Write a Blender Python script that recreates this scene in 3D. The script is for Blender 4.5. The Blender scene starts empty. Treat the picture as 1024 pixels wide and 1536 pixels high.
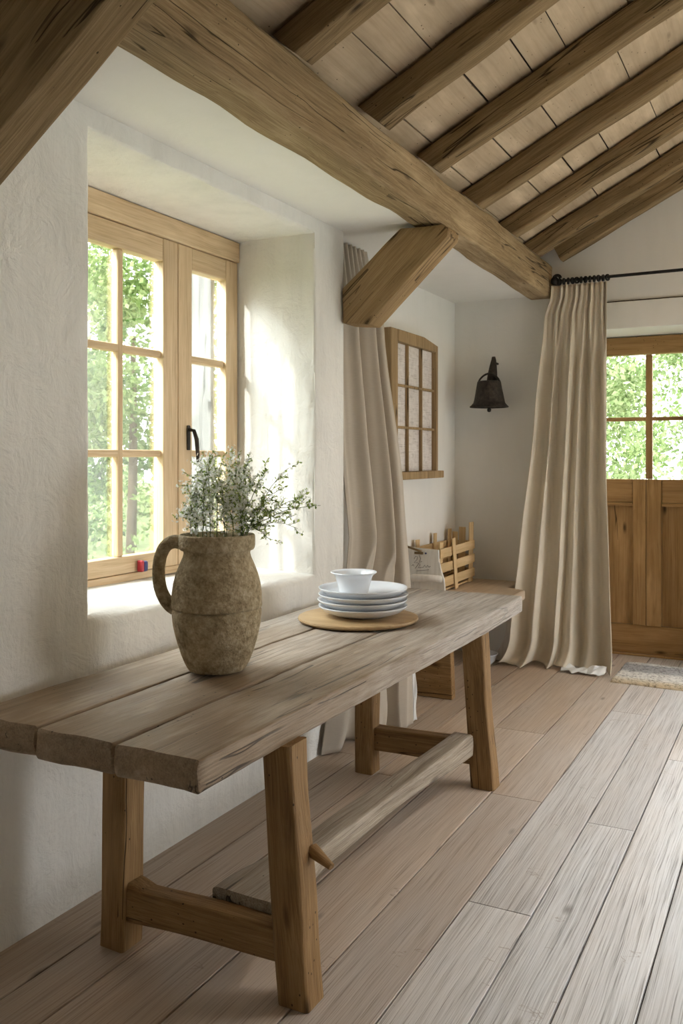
import bpy, bmesh, math, random
from mathutils import Vector, Matrix, noise
random.seed(7)
C = bpy.context.scene.collection
PI = math.pi
V = Vector

# ------------------------------------------------------------------ materials
def mat_new(name):
    m = bpy.data.materials.new(name); m.use_nodes = True
    nt = m.node_tree; nt.nodes.clear()
    return m, nt
def nd(nt, typ, ins=None, **props):
    n = nt.nodes.new(typ)
    for k, v in props.items(): setattr(n, k, v)
    for k, v in (ins or {}).items():
        s = n.inputs[k]
        if hasattr(v, 'links') or isinstance(v, bpy.types.NodeSocket): nt.links.new(v, s)
        else: s.default_value = v
    return n
def ramp(nt, fac, stops, interp='LINEAR'):
    n = nt.nodes.new('ShaderNodeValToRGB'); n.color_ramp.interpolation = interp
    e = n.color_ramp.elements
    while len(e) < len(stops): e.new(0.5)
    for el, (p, c) in zip(e, stops):
        el.position = p; el.color = (c[0], c[1], c[2], 1) if hasattr(c, '__len__') else (c, c, c, 1)
    nt.links.new(fac, n.inputs[0])
    return n.outputs[0]
def mix(nt, fac, a, b, mode='MIX'):
    n = nd(nt, 'ShaderNodeMix', data_type='RGBA', blend_type=mode)
    for s, v in ((n.inputs[0], fac), (n.inputs[6], a), (n.inputs[7], b)):
        if isinstance(v, bpy.types.NodeSocket): nt.links.new(v, s)
        elif hasattr(v, '__len__'): s.default_value = (v[0], v[1], v[2], 1)
        else: s.default_value = v
    return n.outputs[2]
def math_(nt, op, a, b=0.0, c=None, clamp=False):
    n = nd(nt, 'ShaderNodeMath', operation=op, use_clamp=clamp)
    for i, v in enumerate((a, b) if c is None else (a, b, c)):
        if isinstance(v, bpy.types.NodeSocket): nt.links.new(v, n.inputs[i])
        else: n.inputs[i].default_value = v
    return n.outputs[0]
def coords(nt, rnd=True):
    tc = nd(nt, 'ShaderNodeTexCoord').outputs['Object']
    if not rnd: return tc
    r = nd(nt, 'ShaderNodeObjectInfo').outputs['Random']
    m = math_(nt, 'MULTIPLY', r, 37.0)
    cv = nd(nt, 'ShaderNodeCombineXYZ', {0: m, 1: m, 2: m}).outputs[0]
    return nd(nt, 'ShaderNodeVectorMath', {0: tc, 1: cv}, operation='ADD').outputs[0]
def scaled(nt, vec, s):
    return nd(nt, 'ShaderNodeVectorMath', {0: vec, 1: s}, operation='MULTIPLY').outputs[0]
def tex_noise(nt, vec, scale=1.0, detail=4.0, rough=0.55, dist=0.0):
    return nd(nt, 'ShaderNodeTexNoise', {'Vector': vec, 'Scale': scale, 'Detail': detail, 'Roughness': rough, 'Distortion': dist}).outputs[0]
def finish(nt, col, rough, height=None, bump=0.3, dist=0.01, spec=0.3, normal=None, sheen=0.0):
    b = nd(nt, 'ShaderNodeBsdfPrincipled')
    for k, v in (('Base Color', col), ('Roughness', rough)):
        if isinstance(v, bpy.types.NodeSocket): nt.links.new(v, b.inputs[k])
        elif hasattr(v, '__len__'): b.inputs[k].default_value = (v[0], v[1], v[2], 1)
        else: b.inputs[k].default_value = v
    b.inputs['Specular IOR Level'].default_value = spec
    if sheen: b.inputs['Sheen Weight'].default_value = sheen
    if height is not None:
        bp = nd(nt, 'ShaderNodeBump', {'Height': height, 'Strength': bump, 'Distance': dist})
        nt.links.new(bp.outputs[0], b.inputs['Normal'])
    o = nd(nt, 'ShaderNodeOutputMaterial')
    nt.links.new(b.outputs[0], o.inputs[0])
    return b

def wood(name, dark, mid, light, axis=0, fine=90.0, rough=0.62, knots=0.6, crack=0.5, bump=0.5, spec=0.25, worm=0.0, blotch=0.45, aged_lit=False, grain=0.55):
    """grain runs along the local axis"""
    m, nt = mat_new(name)
    vec = coords(nt)
    def st(long, cross):
        s = [cross] * 3; s[axis] = long
        return tuple(s)
    wob = tex_noise(nt, scaled(nt, vec, st(1.2, 4.0)), 1.0, 3.0)
    wv = nd(nt, 'ShaderNodeVectorMath', {0: vec, 1: nd(nt, 'ShaderNodeCombineXYZ', {0: math_(nt, 'MULTIPLY', wob, 0.05), 1: math_(nt, 'MULTIPLY', wob, 0.05), 2: math_(nt, 'MULTIPLY', wob, 0.05)}).outputs[0]}, operation='ADD').outputs[0]
    g1 = tex_noise(nt, scaled(nt, wv, st(fine * 0.02, fine)), 1.0, 5.0, 0.6)
    g2 = tex_noise(nt, scaled(nt, wv, st(fine * 0.012, fine * 0.24)), 1.0, 4.0, 0.6)
    bl = tex_noise(nt, scaled(nt, vec, st(1.6, 5.0)), 1.0, 4.0, 0.6)
    gg = math_(nt, 'ADD', math_(nt, 'MULTIPLY', g1, grain), math_(nt, 'MULTIPLY', g2, 1.0 - grain))
    base = ramp(nt, gg, [(0.36, dark), (0.485, mid), (0.62, light)])
    bcol = ramp(nt, bl, [(0.28, tuple(x * 0.72 for x in mid)), (0.52, mid), (0.75, tuple(min(1, x * 1.22) for x in light))])
    col = mix(nt, blotch, base, bcol)
    h = gg
    if knots:
        vo = nd(nt, 'ShaderNodeTexVoronoi', {'Vector': scaled(nt, wv, st(3.2, 9.5)), 'Scale': 1.0, 'Randomness': 1.0})
        sel = nd(nt, 'ShaderNodeSeparateColor', {0: vo.outputs['Color']}).outputs[0]
        on = math_(nt, 'GREATER_THAN', sel, 1.0 - 0.55 * knots)
        k = ramp(nt, vo.outputs['Distance'], [(0.04, 1.0), (0.10, 0.5), (0.17, 0.0)])
        k = math_(nt, 'MULTIPLY', k, on)
        col = mix(nt, math_(nt, 'MULTIPLY', k, 0.85), col, tuple(x * 0.28 for x in dark))
        h = math_(nt, 'SUBTRACT', h, math_(nt, 'MULTIPLY', k, 0.3))
    if worm:
        vw = nd(nt, 'ShaderNodeTexVoronoi', {'Vector': scaled(nt, vec, st(45.0, 60.0)), 'Scale': 1.0})
        sw = nd(nt, 'ShaderNodeSeparateColor', {0: vw.outputs['Color']}).outputs[1]
        w = math_(nt, 'MULTIPLY', math_(nt, 'GREATER_THAN', sw, 1.0 - 0.12 * worm), math_(nt, 'LESS_THAN', vw.outputs['Distance'], 0.16))
        col = mix(nt, math_(nt, 'MULTIPLY', w, 0.8), col, tuple(x * 0.2 for x in dark))
    if crack:
        cn = tex_noise(nt, scaled(nt, wv, st(0.55, 15.0)), 1.0, 2.0, 0.5)
        cl = math_(nt, 'ABSOLUTE', math_(nt, 'SUBTRACT', cn, 0.5))
        cm = tex_noise(nt, scaled(nt, vec, st(1.0, 5.0)), 1.0, 2.0)
        cmask = math_(nt, 'GREATER_THAN', cm, 0.66 - 0.14 * crack)
        c = math_(nt, 'MULTIPLY', ramp(nt, cl, [(0.0, 1.0), (0.006, 0.8), (0.014, 0.0)]), cmask)
        col = mix(nt, math_(nt, 'MULTIPLY', c, 0.85), col, tuple(x * 0.25 for x in dark))
        h = math_(nt, 'SUBTRACT', h, math_(nt, 'MULTIPLY', c, 0.6))
    if aged_lit:   # greyer far end: partly silvered oak, partly glancing light put into the colour
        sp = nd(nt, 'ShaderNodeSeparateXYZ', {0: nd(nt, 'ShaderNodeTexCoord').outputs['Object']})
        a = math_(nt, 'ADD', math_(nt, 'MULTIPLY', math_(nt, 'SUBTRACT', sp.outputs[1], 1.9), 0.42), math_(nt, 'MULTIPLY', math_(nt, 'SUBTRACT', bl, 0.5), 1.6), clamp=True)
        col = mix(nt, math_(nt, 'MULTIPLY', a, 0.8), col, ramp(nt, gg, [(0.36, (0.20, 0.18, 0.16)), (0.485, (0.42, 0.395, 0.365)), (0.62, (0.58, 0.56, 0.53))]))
    r = math_(nt, 'ADD', math_(nt, 'MULTIPLY', gg, 0.22), rough - 0.11)
    finish(nt, col, r, h, bump, 0.006, spec)
    return m

def plaster(name, col, bump=0.35, var=0.06):
    m, nt = mat_new(name)
    v = coords(nt, False)
    n1 = tex_noise(nt, v, 1.7, 5.0, 0.6)
    n2 = tex_noise(nt, v, 7.0, 6.0, 0.62, 0.6)
    n3 = tex_noise(nt, v, 60.0, 3.0, 0.6)
    n4 = tex_noise(nt, scaled(nt, v, (6.0, 6.0, 1.3)), 1.6, 4.0, 0.6)
    lo = tuple(x * (1 - 2.2 * var) for x in col); hi = tuple(min(1, x * (1 + var)) for x in col)
    c = mix(nt, 0.5, ramp(nt, n1, [(0.3, lo), (0.55, col), (0.75, hi)]), ramp(nt, n4, [(0.3, lo), (0.5, col), (0.7, hi)]))
    h = math_(nt, 'ADD', math_(nt, 'MULTIPLY', n2, 1.0), math_(nt, 'MULTIPLY', n3, 0.12))
    h = math_(nt, 'ADD', h, math_(nt, 'MULTIPLY', n4, 0.5))
    finish(nt, c, 0.9, h, bump, 0.03, 0.15)
    return m

M = {}
M['plaster'] = plaster('white_plaster', (0.80, 0.787, 0.747), 0.5, 0.055)
M['plaster_smooth'] = plaster('smooth_plaster', (0.80, 0.787, 0.747), 0.12, 0.02)
M['ceil'] = plaster('ceiling_plaster', (0.80, 0.787, 0.747), 0.10, 0.015)
M['beam'] = wood('hewn_oak_beam', (0.095, 0.062, 0.03), (0.29, 0.205, 0.112), (0.50, 0.385, 0.24), 0, 170, 0.8, 0.9, 1.1, 1.0, 0.12, 0.8, 0.55)
M['rafter'] = wood('rafter_oak', (0.075, 0.048, 0.022), (0.235, 0.162, 0.083), (0.41, 0.30, 0.172), 0, 170, 0.8, 0.6, 1.2, 1.0, 0.1, 0.5, 0.55)
M['brace'] = wood('brace_oak', (0.11, 0.062, 0.026), (0.30, 0.198, 0.10), (0.46, 0.325, 0.18), 0, 170, 0.75, 0.5, 0.9, 0.9, 0.12, 0.6, 0.55)
M['boards'] = wood('roof_boards', (0.27, 0.195, 0.115), (0.50, 0.39, 0.265), (0.66, 0.54, 0.39), 1, 90, 0.85, 0.35, 0.0, 0.5, 0.1, 1.2, 0.8)
M['table_top'] = wood('weathered_table_oak', (0.085, 0.056, 0.033), (0.27, 0.195, 0.125), (0.45, 0.355, 0.255), 1, 210, 0.5, 0.35, 0.6, 0.8, 0.35, 0.8, 0.6, aged_lit=True)
M['leg'] = wood('warm_oak_leg', (0.085, 0.042, 0.015), (0.27, 0.158, 0.066), (0.44, 0.285, 0.14), 0, 210, 0.62, 0.6, 0.8, 0.85, 0.22, 1.0, 0.55)
M['stretcher'] = wood('grey_weathered_stretcher', (0.13, 0.10, 0.072), (0.34, 0.285, 0.22), (0.53, 0.465, 0.39), 0, 200, 0.65, 0.25, 0.6, 0.9, 0.22, 0.2, 0.4)
M['sash'] = wood('honey_pine_sash', (0.44, 0.295, 0.155), (0.64, 0.47, 0.285), (0.76, 0.60, 0.40), 2, 150, 0.55, 0.12, 0.15, 0.3, 0.3, 0.0, 0.4)
M['sash_h'] = wood('honey_pine_rail', (0.44, 0.295, 0.155), (0.64, 0.47, 0.285), (0.76, 0.60, 0.40), 1, 150, 0.55, 0.3, 0.15, 0.3, 0.3, 0.0, 0.4)
M['oldsash'] = wood('old_oak_sash', (0.17, 0.105, 0.05), (0.33, 0.225, 0.115), (0.46, 0.33, 0.185), 2, 150, 0.65, 0.2, 0.4, 0.4, 0.2, 0.2, 0.4)
M['door'] = wood('door_oak', (0.17, 0.09, 0.032), (0.37, 0.215, 0.085), (0.52, 0.33, 0.155), 2, 120, 0.58, 0.4, 0.4, 0.5, 0.2, 0.4, 0.6)
M['door_h'] = wood('door_oak_rail', (0.17, 0.09, 0.032), (0.38, 0.22, 0.088), (0.53, 0.335, 0.155), 0, 120, 0.58, 0.3, 0.3, 0.5, 0.2, 0.4, 0.6)
M['board'] = wood('serving_board_wood', (0.24, 0.14, 0.06), (0.39, 0.26, 0.13), (0.50, 0.36, 0.20), 0, 60, 0.5, 0.2, 0.2, 0.25, 0.3, 0.0, 0.5)
M['lath'] = wood('pale_lath', (0.42, 0.27, 0.12), (0.62, 0.44, 0.23), (0.73, 0.56, 0.34), 0, 70, 0.65, 0.2, 0.1, 0.3, 0.2, 0.0, 0.5)
M['bench'] = wood('bench_board', (0.34, 0.25, 0.17), (0.54, 0.43, 0.32), (0.66, 0.56, 0.45), 1, 60, 0.6, 0.2, 0.2, 0.3, 0.2, 0.0, 0.5)
M['whitewash'] = wood('whitewashed_wood', (0.52, 0.48, 0.42), (0.74, 0.71, 0.66), (0.82, 0.80, 0.76), 2, 60, 0.7, 0.1, 0.3, 0.3, 0.2, 0.0, 0.5)
M['shutter'] = wood('grey_shutter', (0.05, 0.05, 0.048), (0.12, 0.12, 0.118), (0.20, 0.20, 0.198), 2, 50, 0.8, 0.1, 0.6, 0.5, 0.1, 0.0, 0.5)

def floor_mat():
    m, nt = mat_new('washed_floor_planks')
    tc = coords(nt, False)
    at = nd(nt, 'ShaderNodeAttribute', attribute_name='rnd').outputs['Fac']
    we_lit = nd(nt, 'ShaderNodeAttribute', attribute_name='weather_lit').outputs['Fac']
    off = math_(nt, 'MULTIPLY', at, 23.0)
    cv = nd(nt, 'ShaderNodeCombineXYZ', {0: off, 1: off, 2: off}).outputs[0]
    vec = nd(nt, 'ShaderNodeVectorMath', {0: tc, 1: cv}, operation='ADD').outputs[0]
    wob = tex_noise(nt, scaled(nt, vec, (5.0, 1.0, 1.0)), 1.0, 3.0)
    w = math_(nt, 'MULTIPLY', wob, 0.035)
    wv = nd(nt, 'ShaderNodeVectorMath', {0: vec, 1: nd(nt, 'ShaderNodeCombineXYZ', {0: w, 1: w, 2: 0.0}).outputs[0]}, operation='ADD').outputs[0]
    g1 = tex_noise(nt, scaled(nt, wv, (280.0, 3.0, 1.0)), 1.0, 5.0, 0.62)
    g2 = tex_noise(nt, scaled(nt, wv, (48.0, 0.9, 1.0)), 1.0, 4.0, 0.6)
    bl = tex_noise(nt, scaled(nt, vec, (4.0, 1.1, 1.0)), 1.0, 4.0, 0.6)
    gg = math_(nt, 'ADD', math_(nt, 'MULTIPLY', g1, 0.74), math_(nt, 'MULTIPLY', g2, 0.26))
    warm = ramp(nt, gg, [(0.34, (0.33, 0.235, 0.155)), (0.47, (0.48, 0.365, 0.265)), (0.62, (0.56, 0.445, 0.34))])
    pale = ramp(nt, gg, [(0.37, (0.24, 0.23, 0.22)), (0.445, (0.50, 0.49, 0.478)), (0.525, (0.64, 0.63, 0.622)), (0.64, (0.72, 0.715, 0.708))])
    blc = ramp(nt, bl, [(0.35, 0.0), (0.65, 1.0)])
    f = math_(nt, 'ADD', we_lit, math_(nt, 'MULTIPLY', math_(nt, 'SUBTRACT', blc, 0.5), 0.25), clamp=True)
    col = mix(nt, f, warm, pale)
    tint = math_(nt, 'ADD', 0.86, math_(nt, 'MULTIPLY', at, 0.2))
    tcol = nd(nt, 'ShaderNodeCombineColor', {0: tint, 1: tint, 2: tint}).outputs[0]
    col = mix(nt, 1.0, col, tcol, 'MULTIPLY')
    vo = nd(nt, 'ShaderNodeTexVoronoi', {'Vector': scaled(nt, wv, (7.5, 2.6, 1.0)), 'Scale': 1.0})
    sel = nd(nt, 'ShaderNodeSeparateColor', {0: vo.outputs['Color']}).outputs[0]
    k = math_(nt, 'MULTIPLY', ramp(nt, vo.outputs['Distance'], [(0.02, 1.0), (0.07, 0.5), (0.12, 0.0)]), math_(nt, 'GREATER_THAN', sel, 0.62))
    col = mix(nt, math_(nt, 'MULTIPLY', k, 0.75), col, (0.13, 0.10, 0.075))
    # short cross checks
    cn = tex_noise(nt, scaled(nt, vec, (5.0, 16.0, 1.0)), 1.0, 3.0)
    cl = math_(nt, 'ABSOLUTE', math_(nt, 'SUBTRACT', cn, 0.5))
    cm = tex_noise(nt, scaled(nt, vec, (6.0, 4.0, 1.0)), 1.0, 2.0)
    c = math_(nt, 'MULTIPLY', ramp(nt, cl, [(0.0, 1.0), (0.012, 0.0)]), math_(nt, 'GREATER_THAN', cm, 0.66))
    col = mix(nt, math_(nt, 'MULTIPLY', c, 0.5), col, (0.22, 0.15, 0.09))
    h = math_(nt, 'SUBTRACT', math_(nt, 'MULTIPLY', gg, math_(nt, 'ADD', 0.25, we_lit)), math_(nt, 'MULTIPLY', k, 0.2))
    r = math_(nt, 'ADD', 0.36, math_(nt, 'MULTIPLY', gg, 0.2))
    finish(nt, col, r, h, 0.45, 0.004, 0.38)
    return m
M['floor'] = floor_mat()

def simple(name, col, rough=0.5, spec=0.4, metal=0.0, ns=0, var=0.15, bump=0.0, dist=0.004):
    m, nt = mat_new(name)
    if ns:
        n = tex_noise(nt, coords(nt), ns, 5.0, 0.6)
        c = ramp(nt, n, [(0.3, tuple(x * (1 - var) for x in col)), (0.55, col), (0.75, tuple(min(1, x * (1 + var)) for x in col))])
        b = finish(nt, c, rough, n if bump else None, bump, dist, spec)
    else:
        b = finish(nt, col, rough, None, spec=spec)
    b.inputs['Metallic'].default_value = metal
    return m
M['iron'] = simple('rusted_iron', (0.045, 0.035, 0.028), 0.6, 0.4, 0.3, 40, 0.6, 0.6, 0.004)
M['black_iron'] = simple('black_iron', (0.022, 0.02, 0.018), 0.5, 0.4, 0.4, 30, 0.4)
M['ceramic'] = simple('white_glazed_ceramic', (0.66, 0.68, 0.71), 0.22, 0.5, 0.0, 3, 0.02)
M['soil'] = simple('dark_gap', (0.05, 0.035, 0.025), 0.9, 0.1)
M['green_stem'] = simple('green_stem', (0.10, 0.13, 0.05), 0.7, 0.2, 0, 30, 0.3)
M['tagred'] = simple('red_enamel', (0.40, 0.03, 0.04), 0.4, 0.4, 0, 20, 0.2)
M['tagblue'] = simple('dark_blue_enamel', (0.04, 0.05, 0.16), 0.4, 0.4, 0, 20, 0.2)
M['ink'] = simple('dark_ink', (0.07, 0.065, 0.06), 0.8, 0.1, 0, 20, 0.2)
M['brass'] = simple('old_brass', (0.20, 0.13, 0.06), 0.45, 0.5, 0.5, 20, 0.3)
M['lawn'] = simple('lawn', (0.17, 0.22, 0.09), 0.9, 0.1, 0, 3, 0.4)
M['bark'] = simple('bark', (0.10, 0.075, 0.05), 0.9, 0.1, 0, 8, 0.4, 0.5, 0.02)

def stoneware():
    m, nt = mat_new('rough_stoneware')
    v = coords(nt)
    a = tex_noise(nt, v, 9.0, 5.0, 0.6); b = tex_noise(nt, v, 75.0, 4.0, 0.7); c = tex_noise(nt, v, 28.0, 6.0, 0.75)
    vo = nd(nt, 'ShaderNodeTexVoronoi', {'Vector': v, 'Scale': 95.0}).outputs['Distance']
    s = math_(nt, 'ADD', math_(nt, 'MULTIPLY', b, 0.45), math_(nt, 'MULTIPLY', c, 0.55))
    col = ramp(nt, s, [(0.35, (0.11, 0.082, 0.046)), (0.46, (0.31, 0.245, 0.15)), (0.55, (0.50, 0.415, 0.28)), (0.65, (0.68, 0.60, 0.46))])
    col = mix(nt, 0.38, col, ramp(nt, a, [(0.3, (0.21, 0.16, 0.09)), (0.55, (0.39, 0.315, 0.195)), (0.75, (0.50, 0.42, 0.29))]))
    h = math_(nt, 'ADD', s, math_(nt, 'MULTIPLY', vo, 0.25))
    finish(nt, col, 0.9, h, 0.8, 0.012, 0.15)
    return m
M['jug'] = stoneware()

def cloth(name, col, transl=0.25, var=0.05):
    m, nt = mat_new(name)
    v = coords(nt)
    wv = nd(nt, 'ShaderNodeTexWave', {'Vector': v, 'Scale': 260.0, 'Distortion': 1.5, 'Detail': 1.0}, wave_type='BANDS', bands_direction='Z').outputs[1]
    n = tex_noise(nt, scaled(nt, v, (30.0, 30.0, 400.0)), 1.0, 3.0)
    n2 = tex_noise(nt, v, 3.0, 4.0)
    c = ramp(nt, math_(nt, 'ADD', math_(nt, 'MULTIPLY', n, 0.5), math_(nt, 'MULTIPLY', n2, 0.5)),
             [(0.3, tuple(x * (1 - 2 * var) for x in col)), (0.55, col), (0.75, tuple(min(1, x * (1 + var)) for x in col))])
    d = finish(nt, c, 0.9, math_(nt, 'ADD', wv, n), 0.12, 0.002, 0.1, sheen=0.15)
    t = nd(nt, 'ShaderNodeBsdfTranslucent', {'Color': c})
    mx = nd(nt, 'ShaderNodeMixShader', {0: transl, 1: d.outputs[0], 2: t.outputs[0]})
    out = [x for x in nt.nodes if x.type == 'OUTPUT_MATERIAL'][0]
    nt.links.new(mx.outputs[0], out.inputs[0])
    return m
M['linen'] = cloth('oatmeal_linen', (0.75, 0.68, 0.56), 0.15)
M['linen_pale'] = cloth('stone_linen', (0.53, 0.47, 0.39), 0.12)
M['lining'] = cloth('white_lining', (0.86, 0.86, 0.85), 0.2)

def glass(name, tint=(1, 1, 1), gloss=0.07):
    m, nt = mat_new(name)
    t = nd(nt, 'ShaderNodeBsdfTransparent', {'Color': (*tint, 1)})
    g = nd(nt, 'ShaderNodeBsdfGlossy', {'Roughness': 0.02, 'Color': (1, 1, 1, 1)})
    fr = nd(nt, 'ShaderNodeFresnel', {'IOR': 1.45})
    fx = math_(nt, 'MULTIPLY', fr.outputs[0], gloss / 0.035, clamp=True)
    mx = nd(nt, 'ShaderNodeMixShader', {0: math_(nt, 'MINIMUM', fx, 0.35), 1: t.outputs[0], 2: g.outputs[0]})
    o = nd(nt, 'ShaderNodeOutputMaterial'); nt.links.new(mx.outputs[0], o.inputs[0])
    return m
M['glass'] = glass('window_glass', (0.96, 0.98, 0.97), 0.05)
def frosted():
    m, nt = mat_new('streaky_old_glass')
    v = coords(nt)
    n = tex_noise(nt, scaled(nt, v, (1.0, 9.0, 130.0)), 1.0, 4.0, 0.7)
    n2 = tex_noise(nt, v, 16.0, 5.0, 0.65, 1.0)
    s = math_(nt, 'ADD', math_(nt, 'MULTIPLY', n, 0.55), math_(nt, 'MULTIPLY', n2, 0.45))
    c = ramp(nt, s, [(0.36, (0.44, 0.40, 0.375)), (0.47, (0.70, 0.655, 0.62)), (0.58, (0.80, 0.76, 0.73)), (0.7, (0.88, 0.86, 0.84))])
    finish(nt, c, 0.3, s, 0.3, 0.003, 0.5)
    return m
M['frosted'] = frosted()

def leafmat(name, a, b, c, tr=0.45, sc=1.3):
    m, nt = mat_new(name)
    v = coords(nt)
    n = tex_noise(nt, v, sc, 3.0)
    at = nd(nt, 'ShaderNodeAttribute', attribute_name='rnd').outputs['Fac']
    s = math_(nt, 'ADD', math_(nt, 'MULTIPLY', n, 0.5), math_(nt, 'MULTIPLY', at, 0.5))
    col = ramp(nt, s, [(0.25, a), (0.5, b), (0.75, c)])
    d = nd(nt, 'ShaderNodeBsdfDiffuse', {'Color': col}); t = nd(nt, 'ShaderNodeBsdfTranslucent', {'Color': col})
    mx = nd(nt, 'ShaderNodeMixShader', {0: tr, 1: d.outputs[0], 2: t.outputs[0]})
    o = nd(nt, 'ShaderNodeOutputMaterial'); nt.links.new(mx.outputs[0], o.inputs[0])
    return m
M['tree_leaf'] = leafmat('tree_leaves', (0.09, 0.16, 0.05), (0.20, 0.29, 0.10), (0.40, 0.48, 0.24))
M['tree_leaf_dark'] = leafmat('dark_tree_leaves', (0.045, 0.10, 0.04), (0.10, 0.19, 0.07), (0.24, 0.36, 0.14))
M['tree_leaf_pale'] = leafmat('pale_tree_leaves', (0.15, 0.22, 0.09), (0.31, 0.39, 0.19), (0.52, 0.58, 0.36))
M['sprig_leaf'] = leafmat('sprig_leaves', (0.14, 0.20, 0.055), (0.30, 0.39, 0.11), (0.50, 0.58, 0.22), 0.55, 30)
M['petal'] = leafmat('white_petals', (0.80, 0.80, 0.76), (0.88, 0.88, 0.85), (0.94, 0.94, 0.92), 0.62, 30)

def rug_mat():
    m, nt = mat_new('braided_wool')
    v = coords(nt)
    n = tex_noise(nt, v, 55.0, 4.0, 0.7); n2 = tex_noise(nt, scaled(nt, v, (30.0, 95.0, 30.0)), 1.0, 3.0)
    sy = nd(nt, 'ShaderNodeSeparateXYZ', {0: nd(nt, 'ShaderNodeTexCoord').outputs['Object']}).outputs[1]
    y = math_(nt, 'ADD', sy, math_(nt, 'MULTIPLY', math_(nt, 'SUBTRACT', n, 0.5), 0.02))
    band = ramp(nt, math_(nt, 'MULTIPLY', y, 1.0 / 0.55), [(0.0, (0.60, 0.48, 0.32)), (0.10, (0.66, 0.58, 0.45)), (0.22, (0.72, 0.69, 0.63)), (0.45, (0.70, 0.67, 0.62)), (0.55, (0.40, 0.385, 0.37)), (0.85, (0.36, 0.35, 0.34)), (0.95, (0.60, 0.57, 0.52))])
    col = mix(nt, 1.0, band, ramp(nt, math_(nt, 'ADD', math_(nt, 'MULTIPLY', n, 0.5), math_(nt, 'MULTIPLY', n2, 0.5)), [(0.36, 0.28), (0.5, 0.9), (0.6, 1.0)]), 'MULTIPLY')
    finish(nt, col, 0.95, math_(nt, 'ADD', n, n2), 0.9, 0.01, 0.05)
    return m
M['rug'] = rug_mat()

# ------------------------------------------------------------------ mesh helpers
class MB:
    def __init__(s): s.v = []; s.f = []; s.mi = []
    def add(s, vs, fs, mi=0):
        b = len(s.v); s.v += [tuple(x) for x in vs]
        s.f += [tuple(b + i for i in q) for q in fs]; s.mi += [mi] * len(fs)
    def box(s, lo, hi, mi=0):
        x0, y0, z0 = lo; x1, y1, z1 = hi
        s.add([(x0,y0,z0),(x1,y0,z0),(x1,y1,z0),(x0,y1,z0),(x0,y0,z1),(x1,y0,z1),(x1,y1,z1),(x0,y1,z1)],
              [(0,3,2,1),(4,5,6,7),(0,1,5,4),(1,2,6,5),(2,3,7,6),(3,0,4,7)], mi)
    def rings(s, rings, cap0=True, cap1=True, mi=0, close=True):
        n = len(rings[0]); vs = [p for r in rings for p in r]; fs = []
        for i in range(len(rings) - 1):
            for j in range(n if close else n - 1):
                k = (j + 1) % n
                fs.append((i*n + j, i*n + k, (i+1)*n + k, (i+1)*n + j))
        if cap0: fs.append(tuple(range(n - 1, -1, -1)))
        if cap1: fs.append(tuple((len(rings)-1)*n + j for j in range(n)))
        s.add(vs, fs, mi)
    def lathe(s, prof, c=(0,0,0), n=64, cap0=False, cap1=False, mi=0, wob=0.0):
        rs = []
        for r, z in prof:
            rs.append([(c[0] + (r + wob*noise.noise(V((math.cos(a)*2, math.sin(a)*2, z*9)))) * math.cos(a),
                        c[1] + (r + wob*noise.noise(V((math.cos(a)*2, math.sin(a)*2, z*9 + 5)))) * math.sin(a), c[2] + z)
                       for a in (2*PI*j/n for j in range(n))])
        s.rings(rs, cap0, cap1, mi)
    def tube(s, pts, rad, n=8, mi=0, caps=True, flat=1.0):
        pts = [V(p) for p in pts]; rs = []
        up = None
        for i, p in enumerate(pts):
            t = (pts[min(i+1, len(pts)-1)] - pts[max(i-1, 0)]).normalized()
            if up is None:
                up = t.orthogonal().normalized()
            up = (up - t * up.dot(t)).normalized(); w = t.cross(up)
            r = rad[i] if hasattr(rad, '__len__') else rad
            rs.append([p + up*(r*math.cos(a)) + w*(r*flat*math.sin(a)) for a in (2*PI*j/n for j in range(n))])
        s.rings(rs, caps, caps, mi)
    def prism(s, poly, ext, mi=0):
        n = len(poly); e = V(ext)
        vs = [V(p) for p in poly] + [V(p) + e for p in poly]
        fs = [tuple(range(n - 1, -1, -1)), tuple(range(n, 2*n))] + [(j, (j+1) % n, n + (j+1) % n, n + j) for j in range(n)]
        s.add(vs, fs, mi)
    def build(s, name, mats, parent=None, smooth=False, bevel=0.0, frame=None, seg=2, sub=0, angle=None):
        me = bpy.data.meshes.new(name)
        F = frame or Matrix.Identity(4)
        Fi = F.inverted()
        me.from_pydata([tuple(Fi @ V(p)) for p in s.v], [], s.f)
        bm = bmesh.new(); bm.from_mesh(me); bmesh.ops.recalc_face_normals(bm, faces=bm.faces); bm.to_mesh(me); bm.free()
        for m in (mats if isinstance(mats, (list, tuple)) else [mats]): me.materials.append(m)
        for p, mi in zip(me.polygons, s.mi): p.material_index = mi; p.use_smooth = smooth
        o = bpy.data.objects.new(name, me); C.objects.link(o)
        if parent is not None:
            o.parent = parent; o.matrix_basis = world(parent).inverted() @ F
        else: o.matrix_basis = F
        if bevel:
            b = o.modifiers.new('bevel', 'BEVEL'); b.width = bevel; b.segments = seg; b.limit_method = 'ANGLE'; b.angle_limit = math.radians(35)
        if sub:
            b = o.modifiers.new('sub', 'SUBSURF'); b.levels = sub; b.render_levels = sub
        if angle is not None:
            try: me.set_sharp_from_angle(angle=math.radians(angle))
            except Exception: pass
        return o
def world(o):
    return o.matrix_basis if o.parent is None else world(o.parent) @ o.matrix_basis
def thing(name, label, cat, loc, group=None, kind=None):
    o = bpy.data.objects.new(name, None); C.objects.link(o); o.matrix_basis = Matrix.Translation(V(loc)); o.empty_display_size = 0.1
    return tag(o, label, cat, group, kind)
def tag(o, label, cat, group=None, kind=None):
    o['label'] = label; o['category'] = cat
    if group: o['group'] = group
    if kind: o['kind'] = kind
    return o
def structure(o, label=None, cat=None):
    o['kind'] = 'structure'
    if label: o['label'] = label; o['category'] = cat
    return o
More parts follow.
